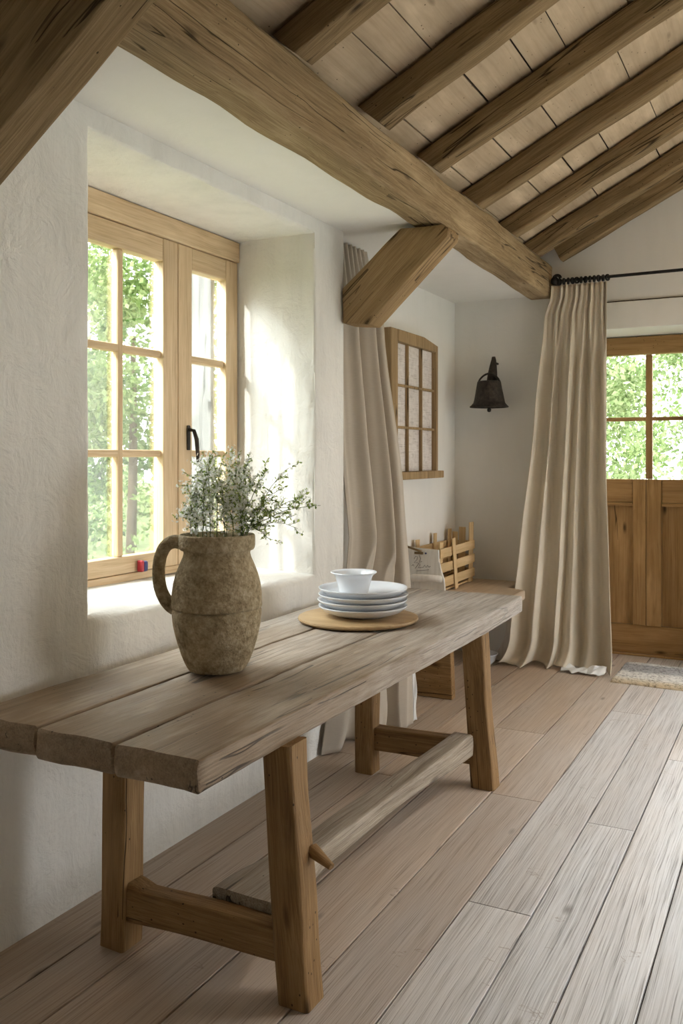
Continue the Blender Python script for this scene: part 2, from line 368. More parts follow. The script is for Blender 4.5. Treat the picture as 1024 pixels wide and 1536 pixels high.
def rrect(w, h, c, k=3):
    """rounded rectangle outline in (y,z), a few points per side"""
    pts = []
    hw, hh = w/2, h/2
    cs = [(hw-c, -hh+c, -PI/2), (hw-c, hh-c, 0), (-hw+c, hh-c, PI/2), (-hw+c, -hh+c, PI)]
    for i, (cy, cz, a0) in enumerate(cs):
        for j in range(4):
            a = a0 + PI/2*j/3
            pts.append((cy + c*math.cos(a), cz + c*math.sin(a)))
        ny, nz, na = cs[(i+1) % 4]
        p = pts[-1]; q = (ny + c*math.cos(na), nz + c*math.sin(na))
        for j in range(1, k+1):
            t = j/(k+1); pts.append((p[0]+(q[0]-p[0])*t, p[1]+(q[1]-p[1])*t))
    return pts
def frame_of(p0, p1, up=(0,0,1)):
    p0, p1 = V(p0), V(p1); x = (p1-p0).normalized(); z = V(up); z = (z - x*z.dot(x)).normalized(); y = z.cross(x)
    m = Matrix((x, y, z)).transposed().to_4x4(); m.translation = p0
    return m
def timber(name, p0, p1, w, h, mat, parent=None, up=(0,0,1), seed=0, amp=0.005, c=0.01, step=0.08, shape=None, cut0=None, cut1=None, fscale=3.0):
    """hewn bar from p0 to p1 (centre line), width w across, height h along up"""
    F = frame_of(p0, p1, up); L = (V(p1)-V(p0)).length
    n = max(2, int(L/step)); out = rrect(w, h, c); rs = []
    for i in range(n+1):
        t = i/n; x = L*t
        ws, hs, oy, oz = shape(t) if shape else (1, 1, 0, 0)
        ring = []
        for (y, z) in out:
            d = V((y, z)).normalized() if (y or z) else V((0, 0))
            a = amp*noise.noise(V((x*fscale + seed*7.1, y*9 + seed, z*9)))*1.6
            xx = x
            if i == 0 and callable(cut0): xx = x + cut0(z)
            elif i == 0 and cut0: xx = x + cut0*z
            if i == n and cut1: xx = x + cut1*z
            ring.append(F @ V((xx, y*ws + oy + d.x*a, z*hs + oz + d.y*a)))
        rs.append(ring)
    mb = MB(); mb.rings(rs)
    o = mb.build(name, mat, parent, smooth=True, frame=F, angle=38)
    return o

def smooth(a, b_, x):
    t = max(0, min(1, (x-a)/(b_-a))); return t*t*(3-2*t)

# ------------------------------------------------------------------ camera
cam = bpy.data.cameras.new('camera'); co = bpy.data.objects.new('camera', cam); C.objects.link(co)
F_PX = 1330.0
cam.sensor_fit = 'HORIZONTAL'; cam.sensor_width = 36.0; cam.lens = 36.0*F_PX/1024.0
cam.shift_y = -83.0/1024.0; cam.clip_start = 0.05; cam.clip_end = 200
co.location = (0, 0, 1.45); co.rotation_euler = (PI/2, 0, math.atan(690/F_PX))
bpy.context.scene.camera = co

# ------------------------------------------------------------------ room shell
XL, XA, YB = -2.08, -2.31, 6.30       # left wall face, alcove wall face, far wall face
CZ = 2.60
XO = -2.64                            # outer face of the left wall
XR = 2.9; YR = -2.2

# floor: separate planks with hairline gaps in one mesh
def build_floor():
    xs = [-2.75, -2.45, -2.12, -1.90, -1.73, -1.46, -1.19, -0.968, -0.757, -0.572, -0.378]
    while xs[-1] < XR: xs.append(xs[-1] + random.uniform(0.185, 0.225))
    mb = MB(); rnd = []; wea_lit = []
    fixed = {7: [2.76, 5.2], 6: [3.69, 1.2], 8: [3.57, 0.9], 9: [4.49, 2.2], 5: [0.4, 4.6], 4: [3.68, 0.6]}
    for i in range(len(xs)-1):
        x0, x1 = xs[i]+random.uniform(0.0016, 0.0034), xs[i+1]-random.uniform(0.0016, 0.0034)
        cuts = sorted(fixed.get(i, [random.uniform(-1, 1.5), random.uniform(2.5, 5.5)]))
        ys = [YR-0.3] + cuts + [7.4]
        for y0, y1 in zip(ys[:-1], ys[1:]):
            y0 += 0.0012; y1 -= 0.0012; e = 0.0016
            n0 = len(mb.f)
            mb.add([(x0,y0,-0.012),(x1,y0,-0.012),(x1,y1,-0.012),(x0,y1,-0.012),
                    (x0,y0,-e),(x1,y0,-e),(x1,y1,-e),(x0,y1,-e),
                    (x0+e,y0+e,0),(x1-e,y0+e,0),(x1-e,y1-e,0),(x0+e,y1-e,0)],
                   [(8,9,10,11),(4,5,9,8),(5,6,10,9),(6,7,11,10),(7,4,8,11),(0,1,5,4),(1,2,6,5),(2,3,7,6),(3,0,4,7)])
            xc = (x0+x1)/2
            w = min(1, max(0, (xc+1.45)/0.75)) * 0.75 + random.uniform(0, 0.25)  # paler towards the right: partly plank wear, partly room light put into colour
            if xc < -1.0: w *= 0.7
            r = random.random()
            rnd += [r]*(len(mb.f)-n0); wea_lit += [w]*(len(mb.f)-n0)
    n0 = len(mb.f)
    mb.box((-3.0, YR-0.3, -0.20), (XR+0.3, 7.4, -0.012), 1)
    rnd += [0]*(len(mb.f)-n0); wea_lit += [0]*(len(mb.f)-n0)
    o = mb.build('floor', [M['floor'], M['soil']])
    for nm, dat in (('rnd', rnd), ('weather_lit', wea_lit)):
        a = o.data.attributes.new(nm, 'FLOAT', 'FACE'); a.data.foreach_set('value', dat)
    return structure(o, 'wide whitewashed wooden plank floor', 'floor')
build_floor()

# left wall with a deep splayed window recess, soft plaster arrises
WY0, WY1, WZ1 = 2.21, 3.735, 2.53
def sill_z(y): return 0.925 - 0.028*(y-WY0)
def build_wall_left():
    Y0, Y1, Z0, Z1 = YR, 4.03, 0.0, 3.0
    N = 22
    per = []   # opening outline (y,z), outward normal, outer-rectangle match, side
    def lin(a, b, n): return [a + (b-a)*i/n for i in range(n)]
    for y in lin(WY0, WY1, N): per.append(('b', y, sill_z(y), (Y0 + (y-WY0)/(WY1-WY0)*(Y1-Y0), Z0)))
    for z in lin(sill_z(WY1), WZ1, N): per.append(('r', WY1, z, (Y1, Z0 + (z-sill_z(WY1))/(WZ1-sill_z(WY1))*(Z1-Z0))))
    for y in lin(WY1, WY0, N): per.append(('t', y, WZ1, (Y0 + (y-WY0)/(WY1-WY0)*(Y1-Y0), Z1)))
    for z in lin(WZ1, sill_z(WY0), N): per.append(('l', WY0, z, (Y0, Z0 + (z-sill_z(WY0))/(WZ1-sill_z(WY0))*(Z1-Z0))))
    out = {'b': (0, -1), 'r': (1, 0), 't': (0, 1), 'l': (-1, 0)}
    R = {'b': 0.045, 'r': 0.014, 't': 0.012, 'l': 0.016}
    rings = []
    def ring(off, x, outer=False):
        r = []
        for i, (sd, y, z, o) in enumerate(per):
            if outer: r.append((x, o[0], o[1])); continue
            n = V(out[sd])
            corner = (i % N == 0)
            if corner:
                n = V(out[sd]) + V(out[per[i-1][0]])
            rad = R[sd] if not corner else min(R[sd], R[per[i-1][0]]) * 1.0
            wv = 0.007*noise.noise(V((y*5, z*5, x*3))) + 0.003*noise.noise(V((y*17, z*17, x*9)))
            r.append((x_of(x, rad), y + n.x*(off*rad + wv*(0.4 if outer else 1)), z + n.y*(off*rad + wv)))
        return r
    def x_of(x, rad): return XL - x*rad if x >= 0 else XO - 0.0
    rings.append([(XL, o[0], o[1]) for (_, _, _, o) in per])
    # mid ring so the big faces are not too long
    rings.append(ring(3.0, 0.0))
    for k in range(5):
        a = PI/2*k/4
        rings.append(ring(1 - math.sin(a), 1 - math.cos(a)))
    def deep(x, splay=0.0):
        r = []
        for i, (sd, y, z, o) in enumerate(per):
            n = V(out[sd]) if i % N else V(out[sd]) + V(out[per[i-1][0]])
            wv = 0.006*noise.noise(V((y*4, z*4, x*6)))
            zz = z
            if sd == 'b' or (i % N == 0 and per[i-1][0] == 'b'): zz = z + 0.02*(XL - x)/0.44
            r.append((x, y + n.x*wv, zz + n.y*wv*0.5))
        return r
    for x in (-2.16, -2.24, -2.32, -2.40, -2.48, -2.56): rings.append(deep(x))
    rings.append(deep(XO))
    rings.append([(XO, o[0], o[1]) for (_, _, _, o) in per])
    mb = MB(); mb.rings(rings, False, False)
    mb.rings([rings[-1], rings[0]], False, False)
    return mb.build('wall_left', M['plaster'], smooth=True, angle=50)
structure(build_wall_left(), 'rough white plastered wall with a deep window recess', 'wall')
mb = MB(); mb.box((XO, 4.03, 0), (XA, YB+0.6, 3.0)); structure(mb.build('wall_alcove', M['plaster_smooth']), 'smooth white alcove wall beyond the left curtain', 'wall')
DX0, DX1, DZ = -1.42, -0.48, 2.33
mb = MB(); mb.box((XA, YB, 0), (DX0, YB+0.6, 4.6)); mb.box((DX1, YB, 0), (XR+0.3, YB+0.6, 4.6)); mb.box((DX0, YB, DZ), (DX1, YB+0.6, 4.6))
structure(mb.build('wall_far', M['plaster_smooth']), 'white gable wall around the door', 'wall')
# right wall with two windows and wall behind the viewer with a window, all outside the frame
mb = MB()
for lo, hi in (((XR, YR, 0), (XR+0.3, 7, 0.55)), ((XR, YR, 1.95), (XR+0.3, 7, 3.2)), ((XR, YR, 0.55), (XR+0.3, 4.2, 2.35)), ((XR, 5.9, 0.55), (XR+0.3, 7, 2.35))): mb.box(lo, hi)
structure(mb.build('wall_right', M['plaster_smooth']), 'white wall with a wide window opening facing the table', 'wall')
mb = MB()
mb.box((XO, YR-0.3, 0), (XR+0.3, YR, 4.6))
structure(mb.build('wall_rear', M['plaster_smooth']), 'white wall behind the viewer', 'wall')

BY0 = 1.655
mb = MB(); mb.box((XO, BY0, CZ), (-1.62, YB, CZ+0.05)); mb.box((XO, YR, 2.9), (-1.6, BY0, 2.95))
structure(mb.build('ceiling_flat', M['ceil']), 'flat white ceiling strip between the wall and the main beam', 'ceiling')

# roof: boards over rafters
SL = 0.51; PHI = math.atan(SL); RX0, RZ0 = -1.565, 2.782; RIDGE = 0.75
def raft_z(x): return RZ0 + SL*(x - RX0)
RH = 0.125; BOARD = RH/math.cos(PHI)
def build_roof():
    mb = MB()
    ux = V((math.cos(PHI), 0, math.sin(PHI)))
    base = V((-1.95, 0, raft_z(-1.95) + BOARD + 0.003))
    L = (RIDGE + 1.95)/math.cos(PHI)
    bays = [YR, -1.2, -0.6, 0.06, 0.70, 1.36, 2.0, 2.64, 3.31, 3.95, 4.61, 5.28, 5.86, 6.3]
    for y0, y1 in zip(bays[:-1], bays[1:]):
        s = 0.0
        while s < L:
            w = random.uniform(0.16, 0.46); e = min(L, s+w)
            g = 0.0024 if random.random() < 0.7 else 0.005
            a = base + ux*(s+g); b = base + ux*(e-g)
            nrm = V((-math.sin(PHI), 0, math.cos(PHI)))
            dz = random.uniform(0, 0.004)
            q = [V((p.x, y, p.z)) + nrm*(dz+t) for t in (0, 0.02) for p in (a, b) for y in (y0, y1)]
            mb.add(q, [(0,1,3,2), (4,6,7,5), (0,2,6,4), (1,5,7,3), (0,4,5,1), (2,3,7,6)])
            s = e
    # felt above the boards and the far slope of the roof
    n = V((-math.sin(PHI), 0, math.cos(PHI)))*0.03
    a = base + n; b = base + ux*L + n
    mb.prism([(a.x, YR-0.3, a.z), (b.x, YR-0.3, b.z), (b.x, YR-0.3, b.z+0.05), (a.x, YR-0.3, a.z+0.05)], (0, 9.5, 0), 1)
    def slope(x): return b.z - SL*(x-RIDGE)
    for x0, x1, y0, y1 in ((b.x, 0.95, YR-0.3, 7.3), (1.75, XR+0.5, YR-0.3, 7.3), (0.95, 1.75, YR-0.3, 3.2), (0.95, 1.75, 6.0, 7.3)):  # far slope leaves a hole for an invented skylight that brightens the floor
        mb.prism([(x0, y0, slope(x0)), (x1, y0, slope(x1)), (x1, y0, slope(x1)+0.06), (x0, y0, slope(x0)+0.06)], (0, y1-y0, 0), 0)
    for lo, hi in (((0.90, 3.15, 3.6), (0.95, 6.05, 5.0)), ((1.75, 3.15, 3.3), (1.80, 6.05, 5.0)), ((0.90, 3.15, 3.4), (1.80, 3.20, 5.0)), ((0.90, 6.00, 3.4), (1.80, 6.05, 5.0))):  # walls of the added, unseen light well that narrows the skylight's spread
        mb.box(lo, hi, 0)
    mb.box((-2.85, YR-0.3, 3.0), (-1.64, 7.0, 3.06), 1)
    return mb.build('ceiling_boards', [M['boards'], M['soil']])
structure(build_roof(), 'pale boarded underside of the sloping roof', 'ceiling')

# main beam and rafters
def beam_shape(t):
    return (1 + 0.03*math.sin(t*9), 1 + 0.035*math.sin(t*6.5+1), 0.004*math.sin(t*8), 0.004*math.sin(t*11))
bm_ = timber('ceiling_beam', (-1.592, BY0, 2.696), (-1.655, YB-0.004, 2.696), 0.160, 0.226, M['beam'], seed=2, amp=0.009, c=0.016, shape=beam_shape)
tag(bm_, 'massive hewn oak beam running along the edge of the white ceiling', 'beam', kind='thing')
RY = [2.64, 3.31, 3.95, 4.61, 5.28, 5.86]
rl = ['thick oak rafter nearest the viewer, cut short by the top of the picture',
      'oak rafter just above the middle of the main beam, second from the viewer',
      'oak rafter with a long dark split, third from the viewer',
      'oak rafter in the middle of the roof, fourth from the viewer',
      'thin oak rafter, fifth from the viewer and next before the last full one',
      'last full oak rafter before the far gable wall']
for i, y in enumerate(RY):
    x0 = -1.592 + (-0.063)*(y-BY0)/4.64 + 0.08
    w = [0.125, 0.11, 0.105, 0.10, 0.10, 0.095][i]
    up = V((-math.sin(PHI), 0, math.cos(PHI))); k = RH/2/math.cos(PHI)
    p0 = V((x0, y, raft_z(x0) + k)); p1 = V((RIDGE-0.1, y + random.uniform(-0.02, 0.02), raft_z(RIDGE-0.1) + k))
    o = timber('roof_rafter', p0, p1, w, RH-0.008, M['rafter'], up=up, seed=10+i, amp=0.007, c=0.014, cut0=lambda z: (-0.036 - 0.82*z + z*math.sin(PHI))/math.cos(PHI),
               shape=lambda t, i=i: (1+0.06*math.sin(t*7+i), 1, 0.008*math.sin(t*6+i*2), -0.002))
    tag(o, rl[i], 'rafter', 'oak rafters under the sloping roof', 'thing')
k = RH/2/math.cos(PHI)
o = timber('wall_plate_rafter', (-1.52, 6.235, raft_z(-1.52)+k), (RIDGE-0.1, 6.235, raft_z(RIDGE-0.1)+k), 0.10, RH-0.008, M['rafter'], up=(-math.sin(PHI), 0, math.cos(PHI)), seed=33, amp=0.004, c=0.01)
tag(o, 'dark oak rafter fixed flat against the far gable wall', 'rafter', 'oak rafters under the sloping roof', 'thing')

# braces
def sub_prism(poly, y0, y1, frame, name, mat, bev, amp, seed):
    mb = MB(); mb.prism([(x, y0, z) for x, z in poly], (0, y1-y0, 0))
    o = mb.build(name, mat, frame=frame, smooth=False)
    me = o.data; bm = bmesh.new(); bm.from_mesh(me)
    bmesh.ops.bevel(bm, geom=[e for e in bm.edges], offset=bev, segments=2, profile=0.5, affect='EDGES')
    bmesh.ops.triangulate(bm, faces=[f for f in bm.faces if len(f.verts) > 4])
    bmesh.ops.subdivide_edges(bm, edges=[e for e in bm.edges if e.calc_length() > 0.06], cuts=3, use_grid_fill=True)
    for v in bm.verts:
        v.co += V((noise.noise(v.co*6+V((seed,0,0))), noise.noise(v.co*6+V((seed,9,0))), noise.noise(v.co*6+V((seed,0,9)))))*amp
    bm.to_mesh(me); bm.free()
    for p in me.polygons: p.use_smooth = True
    me.set_sharp_from_angle(angle=math.radians(40))
    return o
o = sub_prism([(-2.072, 2.128), (-1.925, 2.112), (-1.505, 2.505), (-1.500, 2.545), (-1.53, 2.568), (-1.752, 2.572), (-2.072, 2.305)], 4.0, 4.15,
              frame_of((-1.98, 4.07, 2.2), (-1.55, 4.07, 2.6)), 'knee_brace', M['brace'], 0.007, 0.004, 3)
tag(o, 'short diagonal oak knee brace between the white wall and the beam, beside the left curtain', 'brace', kind='thing')
o = sub_prism([(-2.072, 1.998), (-1.0, 2.76), (-1.0, 3.17), (-2.072, 2.44)], 1.53, 1.645,
              frame_of((-2.0, 1.58, 2.2), (-1.0, 1.58, 2.911)), 'roof_strut', M['rafter'], 0.008, 0.003, 8)
tag(o, 'dark diagonal timber crossing the top left corner of the picture', 'brace', kind='thing')

# ------------------------------------------------------------------ left window
win = thing('window_1', 'honey pine casement window deep in the left wall', 'window', (-2.52, 2.97, 0.94)); win['kind'] = 'structure'
WX = -2.52
def wbox(nm, y0, y1, z0, z1, x0, x1, m, par, bev=0.004):
    b = MB(); b.box((x0, y0, z0), (x1, y1, z1)); return b.build(nm, m, par, bevel=bev)
wbox('frame_head', WY0+0.002, WY1-0.004, 2.425, 2.526, WX-0.085, WX+0.008, M['sash_h'], win, 0.006)
wbox('frame_jamb', WY1-0.030, WY1-0.006, 0.95, 2.424, WX-0.085, WX-0.018, M['sash'], win)
wbox('frame_jamb', WY0+0.006, WY0+0.030, 0.95, 2.424, WX-0.085, WX-0.018, M['sash'], win)
wbox('frame_cill', WY0+0.006, WY1-0.006, 0.925, 0.957, WX-0.095, WX+0.004, M['sash_h'], win)
def sash(y0, y1, ys_panes, nm):
    s = MB(); x0, x1 = WX-0.055, WX
    zb, zt = 0.958, 2.422
    rows = [(1.03, 1.442), (1.486, 1.882), (1.928, 2.32)]
    # stiles
    root = wbox(nm, y0, ys_panes[0][0], zb, zt, x0, x1, M['sash'], win)
    wbox('stile', ys_panes[-1][1], y1, zb, zt, x0, x1, M['sash'], root)
    yl, yr = ys_panes[0][0]+0.0005, ys_panes[-1][1]-0.0005
    wbox('rail', yl, yr, rows[-1][1], zt-0.001, x0+0.001, x1-0.001, M['sash_h'], root)
    wbox('rail', yl, yr, zb+0.001, rows[0][0], x0+0.001, x1-0.001, M['sash_h'], root)
    for a, b in ((rows[0][1], rows[1][0]), (rows[1][1], rows[2][0])):
        wbox('glazing_bar', yl, yr, a+0.006, b-0.006, x0+0.012, x1-0.010, M['sash_h'], root, 0.008)
    for a, b in zip(ys_panes[:-1], ys_panes[1:]):
        wbox('glazing_bar', a[1], b[0], rows[0][0], rows[-1][1], x0+0.012, x1-0.008, M['sash'], root, 0.008)
    for (a, b) in ys_panes:
        for (c, d) in rows:
            g = MB(); g.box((WX-0.040, a-0.003, c-0.008), (WX-0.036, b+0.003, d+0.008)); g.build('pane', M['glass'], root)
    return root
s1 = sash(2.245, 3.241, [(2.325, 2.565), (2.600, 2.850), (2.885, 3.137)], 'casement')
s2 = sash(3.246, 3.722, [(3.347, 3.622)], 'casement')
# iron latch on the right casement
b = MB(); b.box((WX+0.0005, 3.303, 1.48), (WX+0.009, 3.325, 1.595)); lt = b.build('latch', M['iron'], win, bevel=0.004)
b = MB(); b.tube([(WX+0.008, 3.314, 1.575), (WX+0.032, 3.318, 1.57), (WX+0.040, 3.328, 1.53), (WX+0.036, 3.342, 1.46), (WX+0.030, 3.35, 1.425)], [0.008, 0.009, 0.010, 0.009, 0.006], 10)
b.build('latch_handle', M['iron'], lt, smooth=True)
# red and blue block on the bottom rail
t = thing('enamel_block', 'small red and blue block lying on the bottom rail of the left window', 'block', (-2.500, 2.975, 0.958))
b = MB(); b.box((-2.517, 2.955, 0.9585), (-2.487, 2.972, 1.008)); b.build('red_side', M['tagred'], t, bevel=0.006)
b = MB(); b.box((-2.517, 2.9722, 0.9585), (-2.487, 2.998, 1.004)); b.build('blue_side', M['tagblue'], t, bevel=0.008)

# shutter standing open outside the right casement
for i in range(3):
    x = -2.66 - i*0.075
    b = MB(); b.box((x-0.073, 3.69+0.006*(i % 2), 0.93), (x, 3.725+0.006*(i % 2), 2.5)); b.build('shutter_board', M['shutter'], win, bevel=0.005)
b = MB(); b.box((-2.87, 3.655, 1.15), (-2.67, 3.689, 1.25)); b.build('shutter_batten', M['shutter'], win, bevel=0.004)

# ------------------------------------------------------------------ small alcove window
w2 = thing('window_2', 'small nine-pane old wooden window with streaky glass in the alcove', 'window', (XA, 5.5, 1.3)); w2['kind'] = 'structure'
X2 = XA + 0.0
def w2box(nm, y0, y1, z0, z1, x0, x1, m, bev=0.003, par=None):
    b = MB(); b.box((x0, y0, z0), (x1, y1, z1)); return b.build(nm, m, par or w2, bevel=bev)
fy0, fy1, fz0, fz1 = 4.95, 5.735, 1.355, 2.245
w2box('stile', fy0, fy0+0.105, 1.15, fz1, X2+0.001, X2+0.085, M['oldsash'], 0.006)
w2box('stile', fy1-0.035, fy1, fz0, fz1-0.035, X2+0.001, X2+0.085, M['oldsash'])
b = MB(); b.prism([(X2+0.002, fy0+0.106, fz1-0.075), (X2+0.002, fy1-0.001, fz1-0.080), (X2+0.002, fy1-0.001, fz1-0.035), (X2+0.002, fy1-0.25, fz1), (X2+0.002, fy0+0.106, fz1)], (0.083, 0, 0)); b.build('head', M['oldsash'], w2, bevel=0.004)
w2box('window_sill', fy0+0.03, fy1+0.05, 1.305, fz0-0.001, X2+0.001, X2+0.11, M['oldsash'], 0.005)
yy = [fy0+0.105, 5.245, 5.475, fy1-0.035]; zz = [fz0, 1.635, 1.90, fz1-0.078]
for y in yy[1:-1]: w2box('glazing_bar', y-0.0065, y+0.0065, zz[0], zz[-1], X2+0.052, X2+0.074, M['oldsash'])
for z in zz[1:-1]: w2box('glazing_bar', yy[0], yy[-1], z-0.008, z+0.008, X2+0.052, X2+0.072, M['oldsash'])
for i in range(3):
    for j in range(3):
        w2box('pane', yy[i]+0.0005, yy[i+1]-0.0005, zz[j]+0.0005, zz[j+1]-0.0005, X2+0.046, X2+0.051, M['frosted'], 0)

# ------------------------------------------------------------------ far door
d = thing('door_1', 'half-glazed oak plank door in the far wall', 'door', (-0.95, 6.75, 0.0)); d['kind'] = 'structure'
DY = 6.74
def dbox(nm, x0, x1, z0, z1, y0, y1, m, bev=0.005):
    b = MB(); b.box((x0, y0, z0), (x1, y1, z1)); return b.build(nm, m, d, bevel=bev)
dbox('door_frame', DX0, DX1, 2.195, 2.322, DY-0.03, DY+0.06, M['door_h'])
dbox('door_frame', DX0, DX0+0.05, 0.0, 2.194, DY-0.02, DY+0.06, M['door'])
dbox('door_frame', DX1-0.05, DX1, 0.0, 2.194, DY-0.02, DY+0.06, M['door'])
dbox('stile', DX0+0.052, -1.315, 0.015, 2.19, DY, DY+0.05, M['door'])
dbox('stile', -0.60, DX1-0.052, 0.015, 2.19, DY, DY+0.05, M['door'])
dbox('rail', -1.314, -0.601, 0.015, 0.222, DY+0.001, DY+0.049, M['door_h'])
dbox('rail', -1.314, -1.096, 1.115, 1.285, DY+0.002, DY+0.048, M['door_h'])
dbox('rail', -0.896, -0.601, 1.115, 1.285, DY+0.002, DY+0.048, M['door_h'])
dbox('ledge', -1.314, -1.096, 1.09, 1.114, DY-0.012, DY+0.03, M['door_h'], 0.004)
dbox('ledge', -0.896, -0.601, 1.09, 1.114, DY-0.012, DY+0.03, M['door_h'], 0.004)
dbox('threshold', DX0, DX1, 0.0005, 0.0145, DY-0.03, DY+0.06, M['door_h'], 0.003)
dbox('muntin', -1.095, -1.004, 0.223, 1.285, DY-0.014, DY+0.048, M['door'])
dbox('muntin', -1.001, -0.897, 0.223, 1.285, DY-0.012, DY+0.048, M['door'])
dbox('panel', -1.313, -1.096, 0.223, 1.09, DY+0.028, DY+0.040, M['door'], 0)
dbox('panel', -0.896, -0.601, 0.223, 1.09, DY+0.028, DY+0.040, M['door'], 0)
dbox('glazing_bar', -1.008, -0.962, 1.287, 2.19, DY+0.004, DY+0.046, M['door'])
for z in (1.725,):
    dbox('glazing_bar', -1.314, -1.009, z-0.014, z+0.014, DY+0.006, DY+0.044, M['door_h'])
    dbox('glazing_bar', -0.961, -0.601, z-0.014, z+0.014, DY+0.006, DY+0.044, M['door_h'])
for x0, x1 in ((-1.314, -1.009), (-0.961, -0.601)):
    for z0, z1 in ((1.287, 1.711), (1.739, 2.19)):
        dbox('pane', x0, x1, z0, z1, DY+0.022, DY+0.026, M['glass'], 0)
mb = MB(); mb.box((DX0-0.12, YB-0.012, DZ), (DX1+0.3, YB-0.0005, 2.515))
mb2 = MB(); mb2.box((DX0-0.12, YB-0.013, 2.5155), (DX1+0.9, YB-0.0005, 2.5205)); structure(mb2.build('trim_2', M['soil']), 'thin dark crack line above the door lintel', 'trim')
structure(mb.build('trim_1', M['plaster_smooth'], bevel=0.004), 'white lintel board above the door', 'trim')

# ------------------------------------------------------------------ dining table
tb = thing('trestle_table', 'long rustic plank table on splayed oak legs below the window', 'table', (-1.62, 2.97, 0.0))
TY0, TY1, TZ = 1.640, 4.305, 0.76
def plank(xa, xb, seed, y0, y1, th=0.078):
    n = 70; rs = []
    for i in range(n+1):
        t = i/n; y = y0 + (y1-y0)*t
        a = xa(y); b = xb(y); w = b-a; cx = (a+b)/2
        ring = []
        for (px, pz) in rrect(w, th, 0.008, 5):
            e = 0.0035*noise.noise(V((y*4+seed*3, px*12, pz*12))) + 0.0015*noise.noise(V((y*15+seed, px*40, pz*20)))
            yy = y
            if i == 0: yy += 0.010*noise.noise(V((px*11+seed, pz*22, 0))) + 0.006
            if i == n: yy += 0.010*noise.noise(V((px*11+seed, pz*22, 4)))
            dn = V((px, pz)).normalized()
            ring.append((cx + px + dn.x*e*1.2, yy, TZ - th/2 + pz + (dn.y*e if pz < 0.02 else e*0.35)))
        rs.append(ring)
    # soft ends
    def shrink(r, y, s):
        cx = sum(p[0] for p in r)/len(r)
        return [(cx + (p[0]-cx)*(1-(1-s)*0.14), p[1] + y, TZ - th/2 + (p[2]-TZ+th/2)*s) for p in r]
    rs = [shrink(rs[0], -0.006, 0.80)] + rs + [shrink(rs[-1], 0.006, 0.80)]
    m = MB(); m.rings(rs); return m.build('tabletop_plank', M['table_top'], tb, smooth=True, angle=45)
def gap(y, yend, g=0.0052): return max(0.0006, g*min(1, max(0, (yend-y)/0.5)))
w1 = lambda y: -1.463 - 0.015*(y-TY0) + 0.007*math.sin(y*2.3)
w2_ = lambda y: -1.728 - 0.012*(y-TY0) + 0.006*math.sin(y*1.9+1)
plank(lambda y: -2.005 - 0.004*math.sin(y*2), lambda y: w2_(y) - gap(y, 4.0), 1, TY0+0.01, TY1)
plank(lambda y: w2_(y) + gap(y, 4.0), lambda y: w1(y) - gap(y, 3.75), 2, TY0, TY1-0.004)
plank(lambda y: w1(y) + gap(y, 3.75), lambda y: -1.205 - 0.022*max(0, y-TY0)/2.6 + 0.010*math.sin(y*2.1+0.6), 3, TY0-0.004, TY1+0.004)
def leg(x0, x1, y, xt0, xt1, seed, yt=None):
    yt = y if yt is None else yt
    return timber('leg', ((x0+x1)/2, y, 0.0), ((xt0+xt1)/2, yt, 0.685), 0.092, (x1-x0)*1.02, M['leg'], tb, up=(1, 0, 0), seed=seed, amp=0.005, c=0.010, step=0.05,
                  shape=lambda t: (1+0.02*math.sin(t*8+seed), 1-0.06*t+0.02*math.sin(t*5+seed*2), 0.003*math.sin(t*6+seed), 0.003*math.sin(t*7+seed)))
def flat_foot(o, z=0.0012):
    me = o.data; mw = world(o); inv = mw.inverted()
    for v in me.vertices:
        p = mw @ v.co
        if p.z < 0.03: p.z = z if p.z < 0.012 else p.z; v.co = inv @ p
for a in ((-1.226, -1.135, 2.046, -1.276, -1.19, 5), (-1.850, -1.758, 2.046, -1.832, -1.745, 6), (-1.287, -1.187, 3.755, -1.328, -1.24, 7), (-1.825, -1.735, 3.69, -1.82, -1.735, 9)):
    flat_foot(leg(*a))
# cross stretchers, long stretcher, broken pegs
timber('cross_stretcher', (-1.775, 2.046, 0.135), (-1.222, 2.046, 0.150), 0.075, 0.100, M['leg'], tb, seed=21, amp=0.006, c=0.010, step=0.04,
       shape=lambda t: (1, 1 - 0.12*t + (0.30*math.exp(-((t-0.03)/0.06)**2)), 0, (0.014*math.exp(-((t-0.03)/0.06)**2))))
timber('cross_stretcher', (-1.745, 3.71, 0.155), (-1.275, 3.74, 0.155), 0.07, 0.105, M['leg'], tb, seed=22, amp=0.004, c=0.008, step=0.05)
def lshape(t):
    wide = 1 + 1.15*(1-smooth(0.02, 0.26, t))
    return (wide*(1 - 0.12*t), 1 - 0.32*math.sin(PI*min(1, t*1.05)), 0.010*math.sin(t*5), 0.012*math.sin(PI*t))
timber('long_stretcher', (-1.392, 2.086, 0.170), (-1.325, 3.695, 0.190), 0.102, 0.098, M['stretcher'], tb, seed=25, amp=0.006, c=0.012, step=0.04, shape=lshape)
timber('peg', (-1.166, 2.075, 0.395), (-1.095, 2.055, 0.372), 0.026, 0.022, M['leg'], tb, seed=27, amp=0.004, c=0.008, step=0.012, shape=lambda t: (1.4-0.7*t, 1.5-0.8*t, 0, 0))

